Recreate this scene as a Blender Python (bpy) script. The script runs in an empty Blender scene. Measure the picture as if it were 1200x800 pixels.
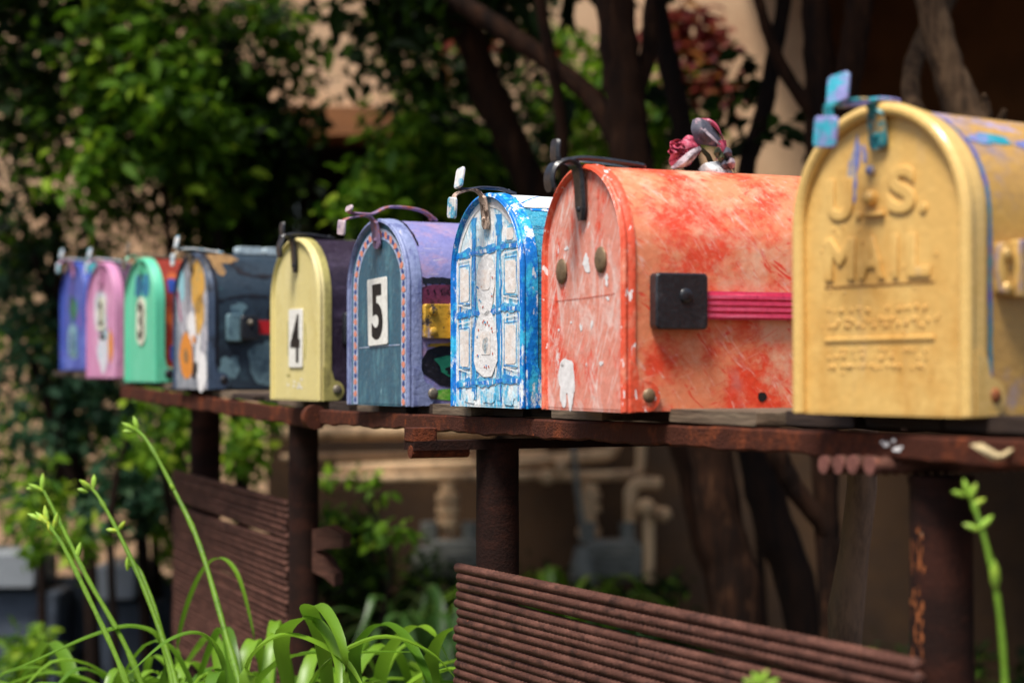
import bpy, math, random
import numpy as np
from mathutils import Vector, Matrix

# ------------------------------------------------------------------ camera, sky, sun, exposure
CAMZ = 1.17
F = 2300.0                       # focal length in photo pixels (1200 wide)
sc = bpy.context.scene
COL = sc.collection
cam = bpy.data.cameras.new('camera')
cam.sensor_width = 36.0
cam.lens = 36.0 * F / 1200.0
cam.clip_start = 0.05
cam.clip_end = 400.0
cam.dof.use_dof = True
cam.dof.focus_distance = 2.02
cam.dof.aperture_fstop = 4.6
cam.dof.aperture_blades = 9
camo = bpy.data.objects.new('camera', cam)
COL.objects.link(camo)
camo.location = (0, 0, CAMZ)
camo.rotation_euler = (math.radians(90.0) + math.atan(30.0 / F), 0, 0)
sc.camera = camo

SUN_EL = math.radians(63)
SUN_AZ = math.radians(212)       # compass-like, from +Y clockwise: behind the camera, to the left
world = bpy.data.worlds.new('World')
sc.world = world
world.use_nodes = True
wn = world.node_tree
sky = wn.nodes.new('ShaderNodeTexSky')
sky.sky_type = 'NISHITA'
sky.sun_disc = False
sky.sun_elevation = SUN_EL
sky.sun_rotation = SUN_AZ
sky.dust_density = 3.0
wn.links.new(sky.outputs[0], wn.nodes['Background'].inputs[0])
wn.nodes['Background'].inputs[1].default_value = 0.08
sl = bpy.data.lights.new('sun', 'SUN')
sl.energy = 3.0
sl.angle = math.radians(16)
sl.color = (1.0, 0.95, 0.87)
sun = bpy.data.objects.new('sun', sl)
COL.objects.link(sun)
sd = Vector((math.sin(SUN_AZ) * math.cos(SUN_EL), math.cos(SUN_AZ) * math.cos(SUN_EL), math.sin(SUN_EL)))
sun.rotation_euler = sd.to_track_quat('Z', 'Y').to_euler()
sun.location = (-3, -4, 8)
sc.view_settings.view_transform = 'Standard'
sc.view_settings.look = 'None'
sc.view_settings.gamma = 1.0
sc.view_settings.exposure = 0.68
sc.render.engine = 'CYCLES'
sc.cycles.max_bounces = 6
sc.cycles.diffuse_bounces = 3
sc.cycles.glossy_bounces = 2
sc.cycles.transmission_bounces = 3

R = math.radians
rnd = random.Random(7)


def at(px, py, D):
    """world point seen at photo pixel (px, py) standing D metres away"""
    return Vector(((px - 600.0) / F * D, D, CAMZ + (430.0 - py) / F * D))


# ------------------------------------------------------------------ tagging
def tag(o, label=None, cat=None, group=None, kind=None):
    if label: o['label'] = label
    if cat: o['category'] = cat
    if group: o['group'] = group
    if kind: o['kind'] = kind
    return o


def empty(name, loc=(0, 0, 0), rz=0.0, label=None, cat=None, group=None):
    o = bpy.data.objects.new(name, None)
    COL.objects.link(o)
    o.location = loc
    o.rotation_euler = (0, 0, rz)
    o.empty_display_size = 0.05
    tag(o, label, cat, group)
    return o


# ------------------------------------------------------------------ materials
def lin(c):
    return c / 12.92 if c <= 0.04045 else ((c + 0.055) / 1.055) ** 2.4


def C(r, g, b, k=1.0):
    return (lin(r / 255.) * k, lin(g / 255.) * k, lin(b / 255.) * k, 1.0)


MATS = {}


def paint(name, base, layers=(), rough=0.5, bump=0.25, bscale=180.0, metal=0.0, coat=0.0, grain=0.12, stretch=(1, 1, 1), spec=0.5):
    """base colour with noise-masked layers (colour, (sx,sy,sz), lo, hi, seed, detail)"""
    m = bpy.data.materials.new(name)
    m.use_nodes = True
    nt = m.node_tree
    n, l = nt.nodes, nt.links
    bs = n['Principled BSDF']
    tc = n.new('ShaderNodeTexCoord')
    col = n.new('ShaderNodeRGB'); col.outputs[0].default_value = base
    cur = col.outputs[0]
    hcur = None
    for i, L in enumerate(layers):
        c, s, lo, hi, seed = L[:5]
        det = L[5] if len(L) > 5 else 7.0
        mp = n.new('ShaderNodeMapping')
        mp.inputs['Scale'].default_value = s
        mp.inputs['Location'].default_value = (seed * 3.17, seed * 1.31, seed * 2.7)
        if len(L) > 6:
            m0 = n.new('ShaderNodeMapping')
            m0.inputs['Rotation'].default_value = L[6]
            l.new(tc.outputs['Object'], m0.inputs[0])
            l.new(m0.outputs[0], mp.inputs[0])
            dist = 1.6
        else:
            dist = 0.0
            l.new(tc.outputs['Object'], mp.inputs[0])
        nz = n.new('ShaderNodeTexNoise')
        nz.inputs['Scale'].default_value = 1.0
        nz.inputs['Distortion'].default_value = dist
        nz.inputs['Detail'].default_value = det
        nz.inputs['Roughness'].default_value = 0.74
        l.new(mp.outputs[0], nz.inputs['Vector'])
        mr = n.new('ShaderNodeMapRange')
        mr.inputs[1].default_value = lo
        mr.inputs[2].default_value = hi
        l.new(nz.outputs[0], mr.inputs[0])
        mx = n.new('ShaderNodeMix'); mx.data_type = 'RGBA'
        l.new(mr.outputs[0], mx.inputs[0])
        l.new(cur, mx.inputs[6])
        mx.inputs[7].default_value = c
        cur = mx.outputs[2]
    # fine grain in value
    mp = n.new('ShaderNodeMapping'); mp.inputs['Scale'].default_value = tuple(bscale * x for x in stretch)
    l.new(tc.outputs['Object'], mp.inputs[0])
    g = n.new('ShaderNodeTexNoise'); g.inputs['Scale'].default_value = 1.0; g.inputs['Detail'].default_value = 5.0
    l.new(mp.outputs[0], g.inputs['Vector'])
    if grain > 0:
        hs = n.new('ShaderNodeHueSaturation')
        mr = n.new('ShaderNodeMapRange')
        mr.inputs[1].default_value = 0.3; mr.inputs[2].default_value = 0.7
        mr.inputs[3].default_value = 1 - grain; mr.inputs[4].default_value = 1 + grain
        l.new(g.outputs[0], mr.inputs[0])
        l.new(mr.outputs[0], hs.inputs['Value'])
        l.new(cur, hs.inputs['Color'])
        cur = hs.outputs[0]
    l.new(cur, bs.inputs['Base Color'])
    rr = n.new('ShaderNodeMapRange')
    rr.inputs[1].default_value = 0.3; rr.inputs[2].default_value = 0.7
    rr.inputs[3].default_value = max(0.05, rough - 0.12); rr.inputs[4].default_value = min(1, rough + 0.12)
    l.new(g.outputs[0], rr.inputs[0])
    l.new(rr.outputs[0], bs.inputs['Roughness'])
    if bump > 0:
        bp = n.new('ShaderNodeBump')
        bp.inputs['Strength'].default_value = bump
        bp.inputs['Distance'].default_value = 0.002
        l.new(g.outputs[0], bp.inputs['Height'])
        l.new(bp.outputs[0], bs.inputs['Normal'])
    bs.inputs['Metallic'].default_value = metal
    bs.inputs['Coat Weight'].default_value = coat
    bs.inputs['Specular IOR Level'].default_value = spec
    MATS[name] = m
    return m


def leafmat(name, c0, c1, c2=None, rough=0.6, trans=0.45):
    m = bpy.data.materials.new(name)
    m.use_nodes = True
    nt = m.node_tree
    n, l = nt.nodes, nt.links
    bs = n['Principled BSDF']
    geo = n.new('ShaderNodeNewGeometry')
    cr = n.new('ShaderNodeValToRGB')
    cr.color_ramp.elements[0].color = c0
    cr.color_ramp.elements[1].color = c1
    if c2:
        cr.color_ramp.elements[1].position = 0.8
        e = cr.color_ramp.elements.new(1.0); e.color = c2
    l.new(geo.outputs['Random Per Island'], cr.inputs[0])
    l.new(cr.outputs[0], bs.inputs['Base Color'])
    bs.inputs['Roughness'].default_value = rough
    bs.inputs['Specular IOR Level'].default_value = 0.25
    tr = n.new('ShaderNodeBsdfTranslucent')
    l.new(cr.outputs[0], tr.inputs[0])
    ms = n.new('ShaderNodeMixShader'); ms.inputs[0].default_value = trans
    l.new(bs.outputs[0], ms.inputs[1]); l.new(tr.outputs[0], ms.inputs[2])
    l.new(ms.outputs[0], n['Material Output'].inputs[0])
    return m


# ------------------------------------------------------------------ mesh builder
class MB:
    def __init__(s):
        s.v, s.f, s.m = [], [], []

    def add(s, vs, fs, mi=0):
        b = len(s.v)
        s.v += [tuple(x) for x in vs]
        for f in fs:
            s.f.append(tuple(b + i for i in f)); s.m.append(mi)

    def box(s, c, d, mi=0, rot=None, jit=0.0):
        hx, hy, hz = d[0] / 2, d[1] / 2, d[2] / 2
        vs = [Vector((x, y, z)) for x in (-hx, hx) for y in (-hy, hy) for z in (-hz, hz)]
        if rot is not None: vs = [rot @ v for v in vs]
        if jit: vs = [v + Vector((rnd.uniform(-jit, jit), rnd.uniform(-jit, jit), rnd.uniform(-jit, jit))) for v in vs]
        c = Vector(c)
        s.add([v + c for v in vs], [(0, 1, 3, 2), (4, 6, 7, 5), (0, 4, 5, 1), (2, 3, 7, 6), (0, 2, 6, 4), (1, 5, 7, 3)], mi)

    def rbox(s, c, d, r=0.003, mi=0, rot=None, axis='x', seg=3):
        """box with rounded outline in the plane across `axis` and a small chamfer"""
        ax = 'xyz'.index(axis)
        o = [i for i in range(3) if i != ax]
        w, h, t = d[o[0]] / 2, d[o[1]] / 2, d[ax] / 2
        r = min(r, w * .99, h * .99)
        out = []
        for (cx, cy, a0) in ((w - r, h - r, 0), (-w + r, h - r, 90), (-w + r, -h + r, 180), (w - r, -h + r, 270)):
            for k in range(seg + 1):
                a = R(a0 + 90.0 * k / seg)
                out.append((cx + r * math.cos(a), cy + r * math.sin(a)))
        ch = min(r * 0.35, t * 0.5)
        loops = []
        for (tt, q) in ((-t, 1 - ch / max(w, h)), (-t + ch, 1), (t - ch, 1), (t, 1 - ch / max(w, h))):
            lp = []
            for (a, b) in out:
                p = [0, 0, 0]; p[o[0]] = a * q; p[o[1]] = b * q; p[ax] = tt
                p = Vector(p)
                if rot is not None: p = rot @ p
                lp.append(p + Vector(c))
            loops.append(lp)
        n = len(out)
        vs = sum(loops, [])
        fs = []
        for k in range(3):
            for i in range(n):
                j = (i + 1) % n
                fs.append((k * n + i, k * n + j, (k + 1) * n + j, (k + 1) * n + i))
        fs.append(tuple(range(n - 1, -1, -1)))
        fs.append(tuple(range(3 * n, 4 * n)))
        s.add(vs, fs, mi)

    def tube(s, pts, r, n=10, mi=0, cap=True, squash=None, jit=0.0):
        pts = [Vector(p) for p in pts]
        rs = r if isinstance(r, (list, tuple)) else [r] * len(pts)
        vs, fs = [], []
        up = Vector((0, 0, 1))
        t0 = (pts[1] - pts[0]).normalized()
        if abs(t0.dot(up)) > 0.95: up = Vector((1, 0, 0))
        nrm = (up - t0 * up.dot(t0)).normalized()
        for i, p in enumerate(pts):
            if i == 0: t = pts[1] - pts[0]
            elif i == len(pts) - 1: t = pts[-1] - pts[-2]
            else: t = pts[i + 1] - pts[i - 1]
            t.normalize()
            nrm = (nrm - t * nrm.dot(t)).normalized()
            bi = t.cross(nrm)
            for k in range(n):
                a = 2 * math.pi * k / n
                rr = rs[i] * (1 + (rnd.uniform(-jit, jit) if jit else 0))
                vs.append(p + nrm * math.cos(a) * rr + bi * math.sin(a) * rr * (squash or 1))
        for i in range(len(pts) - 1):
            for k in range(n):
                j = (k + 1) % n
                fs.append((i * n + k, i * n + j, (i + 1) * n + j, (i + 1) * n + k))
        if cap:
            fs.append(tuple(range(n - 1, -1, -1)))
            b = (len(pts) - 1) * n
            fs.append(tuple(range(b, b + n)))
        s.add(vs, fs, mi)

    def ball(s, c, r, mi=0, nu=10, nv=6, sc=(1, 1, 1), rot=None):
        vs, fs = [], []
        for i in range(nv + 1):
            a = math.pi * i / nv
            for k in range(nu):
                b = 2 * math.pi * k / nu
                p = Vector((math.sin(a) * math.cos(b) * r * sc[0], math.sin(a) * math.sin(b) * r * sc[1], math.cos(a) * r * sc[2]))
                if rot is not None: p = rot @ p
                vs.append(p + Vector(c))
        for i in range(nv):
            for k in range(nu):
                j = (k + 1) % nu
                fs.append((i * nu + k, (i + 1) * nu + k, (i + 1) * nu + j, i * nu + j))
        s.add(vs, fs, mi)

    def strip(s, pts, w, t, mi=0, across=Vector((1, 0, 0)), taper=None, rnd_end=True):
        """flat metal strap swept along pts; width along `across`"""
        pts = [Vector(p) for p in pts]
        ax = Vector(across).normalized()
        N = len(pts)
        vs, fs = [], []
        for i, p in enumerate(pts):
            tg = (pts[min(i + 1, N - 1)] - pts[max(i - 1, 0)]).normalized()
            nm = tg.cross(ax).normalized()
            ww = w[i] if isinstance(w, (list, tuple)) else w
            b = min(t * .5, ww * .2)
            for (u, q) in ((-ww / 2 + b, -t / 2), (ww / 2 - b, -t / 2), (ww / 2, 0), (ww / 2 - b, t / 2), (-ww / 2 + b, t / 2), (-ww / 2, 0)):
                vs.append(p + ax * u + nm * q)
        n = 6
        for i in range(N - 1):
            for k in range(n):
                j = (k + 1) % n
                fs.append((i * n + k, i * n + j, (i + 1) * n + j, (i + 1) * n + k))
        fs.append(tuple(range(n - 1, -1, -1)))
        fs.append(tuple(range((N - 1) * n, N * n)))
        s.add(vs, fs, mi)

    def blob(s, f, cu, cv, ru, rv, mi, seed=0, jit=0.15, n=18, rot=0.0, rings=3, power=2.0):
        """irregular painted patch mapped on a surface by f(u, v)"""
        g = random.Random(seed)
        ph = [g.uniform(0, 6.28) for _ in range(4)]
        vs = [f(cu, cv)]
        fs = []
        cr, sr = math.cos(rot), math.sin(rot)
        for k in range(1, rings + 1):
            for i in range(n):
                a = 2 * math.pi * i / n
                q = 1 + jit * (math.sin(2 * a + ph[0]) + .7 * math.sin(3 * a + ph[1]) + .6 * math.sin(5 * a + ph[2]) + .5 * math.sin(8 * a + ph[3])) / 1.6
                ca, sa = math.cos(a), math.sin(a)
                e = 2.0 / power
                x = math.copysign(abs(ca) ** e, ca) * ru * q * k / rings
                y = math.copysign(abs(sa) ** e, sa) * rv * q * k / rings
                vs.append(f(cu + x * cr - y * sr, cv + x * sr + y * cr))
        for i in range(n):
            fs.append((0, 1 + i, 1 + (i + 1) % n))
        for k in range(rings - 1):
            for i in range(n):
                j = (i + 1) % n
                fs.append((1 + k * n + i, 1 + (k + 1) * n + i, 1 + (k + 1) * n + j, 1 + k * n + j))
        s.add(vs, fs, mi)

    def stroke(s, f, pts, w, mi, seed=0, jit=0.2):
        """a brush line on a surface: polyline (u, v) with uneven width"""
        g = random.Random(seed)
        P = []
        for i in range(len(pts) - 1):
            a, b = pts[i], pts[i + 1]
            d = math.hypot(b[0] - a[0], b[1] - a[1])
            k = max(1, int(d / 0.006))
            for j in range(k):
                P.append((a[0] + (b[0] - a[0]) * j / k, a[1] + (b[1] - a[1]) * j / k))
        P.append(pts[-1])
        vs, fs = [], []
        for i, p in enumerate(P):
            a = P[max(i - 1, 0)]; b = P[min(i + 1, len(P) - 1)]
            t = Vector((b[0] - a[0], b[1] - a[1])).normalized()
            q = w / 2 * (1 + g.uniform(-jit, jit))
            sh = g.uniform(-jit, jit) * w * .3
            vs.append(f(p[0] - t.y * (q + sh), p[1] + t.x * (q + sh)))
            vs.append(f(p[0] + t.y * (q - sh), p[1] - t.x * (q - sh)))
        for i in range(len(P) - 1):
            fs.append((2 * i, 2 * i + 1, 2 * i + 3, 2 * i + 2))
        s.add(vs, fs, mi)

    def build(s, name, mats, parent=None, smooth=True, angle=35):
        me = bpy.data.meshes.new(name)
        me.from_pydata(s.v, [], s.f)
        if not isinstance(mats, (list, tuple)): mats = [mats]
        for m in mats: me.materials.append(m)
        me.polygons.foreach_set('material_index', s.m)
        if smooth:
            me.polygons.foreach_set('use_smooth', [True] * len(me.polygons))
            me.set_sharp_from_angle(angle=R(angle))
        me.update()
        o = bpy.data.objects.new(name, me)
        COL.objects.link(o)
        if parent is not None: o.parent = parent
        return o


def glyphs(mb, txt, cx, cz, width, height, f, mi, depth=0.0, bold=0.0):
    """font outline turned into faces on surface f(u,v); depth>0 embosses it"""
    cu = bpy.data.curves.new('glyph', 'FONT')
    cu.body = txt
    cu.align_x = 'CENTER'; cu.align_y = 'CENTER'
    cu.offset = bold
    cu.extrude = 0.03 if depth else 0.0
    cu.bevel_depth = 0.045 if depth else 0.0
    cu.bevel_resolution = 3 if depth else 0
    o = bpy.data.objects.new('glyph', cu)
    COL.objects.link(o)
    dg = bpy.context.evaluated_depsgraph_get()
    me = o.evaluated_get(dg).to_mesh()
    vs = [v.co.copy() for v in me.vertices]
    fs = [tuple(p.vertices) for p in me.polygons]
    o.evaluated_get(dg).to_mesh_clear()
    bpy.data.objects.remove(o)
    bpy.data.curves.remove(cu)
    x0 = min(v.x for v in vs); x1 = max(v.x for v in vs)
    y0 = min(v.y for v in vs); y1 = max(v.y for v in vs)
    out = []
    for v in vs:
        u = cx + (v.x - (x0 + x1) / 2) / (x1 - x0) * width
        w = cz + (v.y - (y0 + y1) / 2) / (y1 - y0) * height
        p = Vector(f(u, w))
        if depth: p.y -= (v.z / .075 * .5 + .5) * depth
        out.append(p)
    mb.add(out, fs, mi)


# ------------------------------------------------------------------ shared materials
rust = paint('rust_iron', C(74, 38, 26), [(C(122, 62, 36), (22, 22, 22), .50, .64, 1), (C(60, 32, 26), (9, 9, 9), .5, .7, 2),
                                         (C(168, 84, 40), (55, 55, 55), .62, .72, 3)], rough=.85, bump=.8, bscale=420, grain=.25, spec=.2)
rust_dark = paint('dark_rust_iron', C(38, 23, 19), [(C(60, 33, 25), (12, 12, 30), .45, .65, 4), (C(34, 22, 20), (25, 25, 6), .5, .7, 5),
                                                    (C(120, 62, 30), (70, 70, 40), .66, .76, 6)], rough=.85, bump=.5, bscale=320, grain=.25, spec=.15)
rebar_m = paint('rusty_rebar_steel', C(84, 52, 42), [(C(112, 74, 62), (18, 18, 90), .45, .62, 7), (C(56, 34, 28), (30, 30, 60), .5, .65, 8),
                                                     (C(140, 78, 52), (60, 60, 60), .62, .75, 9)], rough=.65, bump=.5, bscale=500, grain=.2, spec=.3)
rebar_end = paint('cut_rebar_steel', C(132, 82, 72), [(C(100, 60, 50), (90, 90, 90), .45, .6, 3)], rough=.7, bump=.5, bscale=500)
wood_old = paint('weathered_wood', C(124, 106, 86), [(C(84, 68, 54), (8, 60, 160), .42, .62, 11), (C(152, 136, 112), (4, 30, 120), .55, .75, 12)],
                 rough=.85, bump=.6, bscale=90, stretch=(.4, 1, 4), grain=.2)
wood_dark = paint('dark_wood', C(58, 42, 32), [(C(36, 26, 22), (8, 60, 160), .42, .62, 13), (C(88, 66, 48), (5, 40, 140), .58, .75, 14)],
                  rough=.85, bump=.6, bscale=90, stretch=(.4, 1, 4), grain=.2)
wood_grey = paint('grey_wood', C(128, 120, 116), [(C(92, 84, 80), (20, 60, 160), .42, .62, 15)], rough=.85, bump=.5, bscale=90, grain=.2)
black_m = paint('black_painted_metal', C(34, 36, 42), [(C(62, 64, 70), (60, 60, 60), .55, .75, 16)], rough=.4, bump=.2, bscale=300, coat=.2)
steel_m = paint('dull_steel', C(130, 122, 108), [(C(90, 70, 50), (70, 70, 70), .52, .7, 17)], rough=.45, bump=.3, bscale=300, metal=.5)
bronze_m = paint('tarnished_bronze', C(134, 112, 84), [(C(96, 84, 66), (80, 80, 80), .5, .65, 18)], rough=.45, bump=.2, metal=.3)
rust_screw = paint('rusty_screw', C(150, 84, 40), [(C(80, 48, 30), (200, 200, 200), .5, .6, 19)], rough=.7)
hole_m = paint('dark_hole', C(16, 12, 12), rough=.9, bump=0)
white_p = paint('chalk_white_paint', C(240, 237, 235), [(C(222, 216, 218), (60, 60, 60), .55, .75, 20)], rough=.55, bump=.2)
plate_w = paint('white_number_plate', C(238, 236, 228), [(C(214, 210, 196), (50, 50, 50), .55, .75, 21)], rough=.4, bump=.05)
ink = paint('black_lettering', C(18, 17, 18), rough=.5, bump=.05)

# ------------------------------------------------------------------ mailboxes
MH, MW, ML = 0.22, 0.163, 0.48


def profile(W, H, n=22, z0=0.0):
    """left bottom, up, over the round top, down to right bottom (x, z)"""
    r = W / 2
    zc = H - r
    pts = []
    for k in range(7):
        t = k / 7
        pts.append((-r, z0 + (zc - z0) * t))
    for k in range(n + 1):
        a = math.pi - math.pi * k / n
        pts.append((r * math.cos(a), zc + r * math.sin(a)))
    for k in range(1, 8):
        t = k / 7
        pts.append((r, zc + (z0 - zc) * t))
    return pts


def body_mesh(mb, W, H, L, mi=0, y0=0.004, ribs=True):
    W2, H2 = W, H
    ys = [y0, y0 + .012, y0 + .02]
    k = 14
    for i in range(1, k): ys.append(y0 + .02 + (L - .05) * i / k)
    ys += [L - .03, L - .02, L - .01, L]
    pr = profile(W2, H2)
    n = len(pr)
    vs, fs = [], []
    for y in ys:
        s = 1.0
        if ribs and abs(y - (L - .02)) < 1e-6: s = 1.016
        dent = 0
        for (x, z) in pr:
            vs.append((x * s, y, (z - H * .4) * (1 + (s - 1) * .6) + H * .4 if z > H * .4 else z))
    m = len(ys)
    for i in range(m - 1):
        for j in range(n - 1):
            fs.append((i * n + j, (i + 1) * n + j, (i + 1) * n + j + 1, i * n + j + 1))
        fs.append((i * n + n - 1, (i + 1) * n + n - 1, (i + 1) * n, i * n))
    fs.append(tuple(range(n)))
    fs.append(tuple(range(m * n - 1, (m - 1) * n - 1, -1)))
    mb.add(vs, fs, mi)


def door_mesh(mb, W, H, skirt, bead, mi_face=0, mi_bead=1, mi_skirt=1, inset=0.0045):
    """pressed door: flat face, rolled bead round the edge, skirt folding back over the body"""
    rings = [  # (grow, y)
        (-inset - .004, -0.0015), (-inset, -0.0015), (-inset + .002, -0.0035 - bead * .5), (-inset * .4, -0.004 - bead), (0.0, -0.002 - bead * .6),
        (0.0018, 0.002), (0.0022, skirt * .6), (0.002, skirt)]
    loops = []
    for (g, y) in rings:
        pr = profile(W + 2 * g, H + g, z0=-.001)
        loops.append([(x, y, max(z, -.001)) for (x, z) in pr])
    n = len(loops[0])
    vs = sum(loops, [])
    fs0, fs1, fs2 = [], [], []
    fs0.append(tuple(range(n)))
    for k in range(len(rings) - 1):
        for j in range(n - 1):
            q = (k * n + j, (k + 1) * n + j, (k + 1) * n + j + 1, k * n + j + 1)
            if k < 1: fs0.append(q)
            elif k < 5: fs1.append(q)
            else: fs2.append(q)
    b = len(mb.v)
    mb.v += vs
    for fl, mi in ((fs0, mi_face), (fs1, mi_bead), (fs2, mi_skirt)):
        for f in fl:
            mb.f.append(tuple(b + i for i in f)); mb.m.append(mi)
    pr = profile(W - .002, H - .001, n=34)
    mb.tube([(x, -.0025 - bead * .3, z) for (x, z) in pr], bead, 10, mi_bead)
    # bottom lip and ears with hinge holes
    mb.box((0, 0.004, 0.0008), (W - .004, 0.011, .0016), mi_face)
    for sx in (1, -1):
        out = []
        x = sx * (W / 2 + .0026)
        for k in range(13):
            a = R(90 - 180 * k / 12)
            out.append((max(skirt + .006, .017) + .012 * math.cos(a), .013 + .013 * math.sin(a)))
        poly = [(0.0, .045)] + [(skirt, .040), (skirt + .003, .028)] + out + [(0.0, 0.0)]
        m = len(poly)
        vs = [(x, p[0], p[1]) for p in poly] + [(x + sx * .0014, p[0], p[1]) for p in poly]
        fs = [tuple(range(m)), tuple(range(2 * m - 1, m - 1, -1))]
        for k in range(m):
            j = (k + 1) % m
            fs.append((k, j, m + j, m + k))
        mb.add(vs, fs, mi_skirt)


def face_map(off=0.0022):
    return lambda u, v: Vector((u, -off, v))


def side_map(W, H, off=0.0006):
    """(s, y): s = distance up the right-hand wall from the bottom, running over the arch"""
    r = W / 2
    zc = H - r

    def f(y, s):
        if s <= zc: return Vector((r + off, y, s))
        a = (s - zc) / r
        return Vector(((r + off) * math.cos(a), y, zc + (r + off) * math.sin(a)))
    return f


def smooth_path(pts, k=4):
    """Catmull-Rom"""
    P = [Vector(p) for p in pts]
    P = [P[0] * 2 - P[1]] + P + [P[-1] * 2 - P[-2]]
    out = []
    for i in range(1, len(P) - 2):
        for j in range(k):
            t = j / k
            a, b, c, d = P[i - 1], P[i], P[i + 1], P[i + 2]
            out.append(.5 * ((2 * b) + (c - a) * t + (2 * a - 5 * b + 4 * c - d) * t * t + (3 * b - a - 3 * c + d) * t ** 3))
    out.append(P[-2])
    return out


def mailbox(px, hpx, yb, phi, label, bodymat, facemat, beadmat, skirtmat, skirt=.012, bead=.0028, W=MW, H=MH, L=ML, group='mailboxes in a row on the shelf'):
    """px: door centre, hpx: door height, yb: bottom, all as seen; phi: heading of the door plane"""
    D = F * H / hpx
    loc = at(px, yb, D)
    root = empty('mailbox', loc, R(-(90 - phi)), label, 'mailbox', group)
    b = MB(); body_mesh(b, W, H, L)
    d = MB(); door_mesh(d, W, H, skirt, bead, 0, 1, 2)
    return root, b, d


def latch(root, door, H, m_door, m_catch, w=.016, drop=.045, reach=.038, up=.018, curl=.022, back=.055, lift=0.0, tab=None, strapm=None, thick=.0032, dz=0.0, utab=1.0):
    """the door's curled handle and the catch on the roof that it snaps under; tab = (width, height) of square end plates"""
    a = MB()
    p = smooth_path([(0, -.0045, H - drop), (0, -.006, H - drop * .5), (0, -.008, H - .006), (0, -.013, H + .002), (0, -.022, H + .0045),
                     (0, -reach + .004, H - .001), (0, -reach, H - curl * .5), (0, -reach + .002, H - curl)])
    n = len(p)
    if tab:
        p = p[:-7] + [Vector((0, -reach + .002, H - .003 + dz))]
        n = len(p)
        ws = [w * (.6 if i == 0 else 1.0 if i < 10 else .55) for i in range(n)]
    else:
        ws = [w * (.45 if i == 0 else .8 if i == 1 else 1) for i in range(n)]
        ws[-1] = w * .6
    a.strip(p, ws, thick, 0)
    a.ball((0, -.007, H - drop + .010), .0028, 0, 8, 5)
    if tab: a.rbox((-.001, -reach, H - .003 + dz - tab[1] * .42), (tab[0], .0034, tab[1]), .003, 1, Matrix.Rotation(R(6), 3, 'Y'), 'y')
    h = a.build('handle', [m_door, m_catch if not strapm else strapm], door)
    c = MB()
    p = smooth_path([(0, back, H + .002), (0, back * .7, H + .004 + lift), (0, .012, H + .0065 + lift), (0, -.010, H + .0075 + dz * .2), (0, -.024, H + .0065 + dz * .6),
                     (0, -reach * .8, H + .008 + dz), (0, -reach * .84, H + .007 + dz + up * .5), (0, -reach * .8, H + .006 + dz + up)])
    n = len(p)
    if tab:
        p = p[:-8] + [Vector((0, -reach * .8, H + .009 + dz))]
        n = len(p)
        ws = [w * .55] * n
    else:
        ws = [w * .9] * n
        ws[-1] = w * .65
    ws[0] = w * .4
    c.strip(p, ws, thick, 0)
    c.ball((0, back - .008, H + .004), .003, 0, 8, 5)
    if tab: c.rbox((.001, -reach * .8 - .001, H + .009 + dz + tab[1] * .45 * utab), (tab[0] * .92, .0034, tab[1] * utab), .003, 1, Matrix.Rotation(R(-7), 3, 'Y') @ Matrix.Rotation(R(-12), 3, 'X'), 'y')
    c.build('catch', [m_catch, m_catch if not strapm else strapm], root)


def rivet(name, parent, m, c, r, axis='x'):
    b = MB()
    b.ball(c, r, 0, 12, 6, (.45, 1, 1) if axis == 'x' else (1, .45, 1))
    return b.build(name, m, parent)


# --- 1 yellow mailbox -------------------------------------------------------
gold = C(230, 184, 104)
y_face = paint('gold_paint_door', gold, [(C(236, 196, 118), (14, 14, 4), .45, .7, 31), (C(186, 172, 160), (60, 60, 5), .62, .8, 32), (C(206, 148, 66), (9, 9, 5), .52, .72, 33)],
               rough=.42, bump=.25, bscale=160, coat=.15, grain=.05)
y_bead = paint('gold_paint_bead', C(236, 196, 118), [(C(222, 174, 90), (20, 20, 8), .5, .7, 34)], rough=.26, bump=.08, coat=.5, grain=.04)
y_body = paint('gold_paint_body', C(196, 152, 84), [(C(214, 168, 84), (10, 4, 14), .45, .6, 35), (C(150, 136, 150), (26, 12, 10), .52, .66, 36),
                                                   (C(176, 164, 200), (18, 10, 22), .56, .63, 37), (C(96, 170, 170), (22, 14, 22), .62, .68, 38), (C(170, 100, 90), (30, 20, 40), .68, .72, 39)],
               rough=.45, bump=.3, bscale=170, grain=.08)
blue_band = paint('blue_teal_band', C(84, 96, 178), [(C(38, 140, 160), (8, 8, 14), .45, .55, 40)], rough=.45, bump=.2)
lav_blue = paint('lavender_smear', C(118, 128, 190), [(C(200, 180, 130), (60, 60, 20), .5, .6, 41)], rough=.5, bump=.2)
teal_lav = paint('turquoise_paint', C(44, 158, 176), [(C(150, 140, 205), (40, 40, 40), .50, .58, 42), (C(30, 34, 60), (60, 60, 60), .62, .68, 43)], rough=.45, bump=.3)
lav_tab = paint('lavender_dark_paint', C(158, 150, 210), [(C(40, 160, 176), (50, 50, 30), .52, .6, 44), (C(34, 34, 70), (70, 70, 50), .55, .62, 45)], rough=.45, bump=.3)

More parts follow.
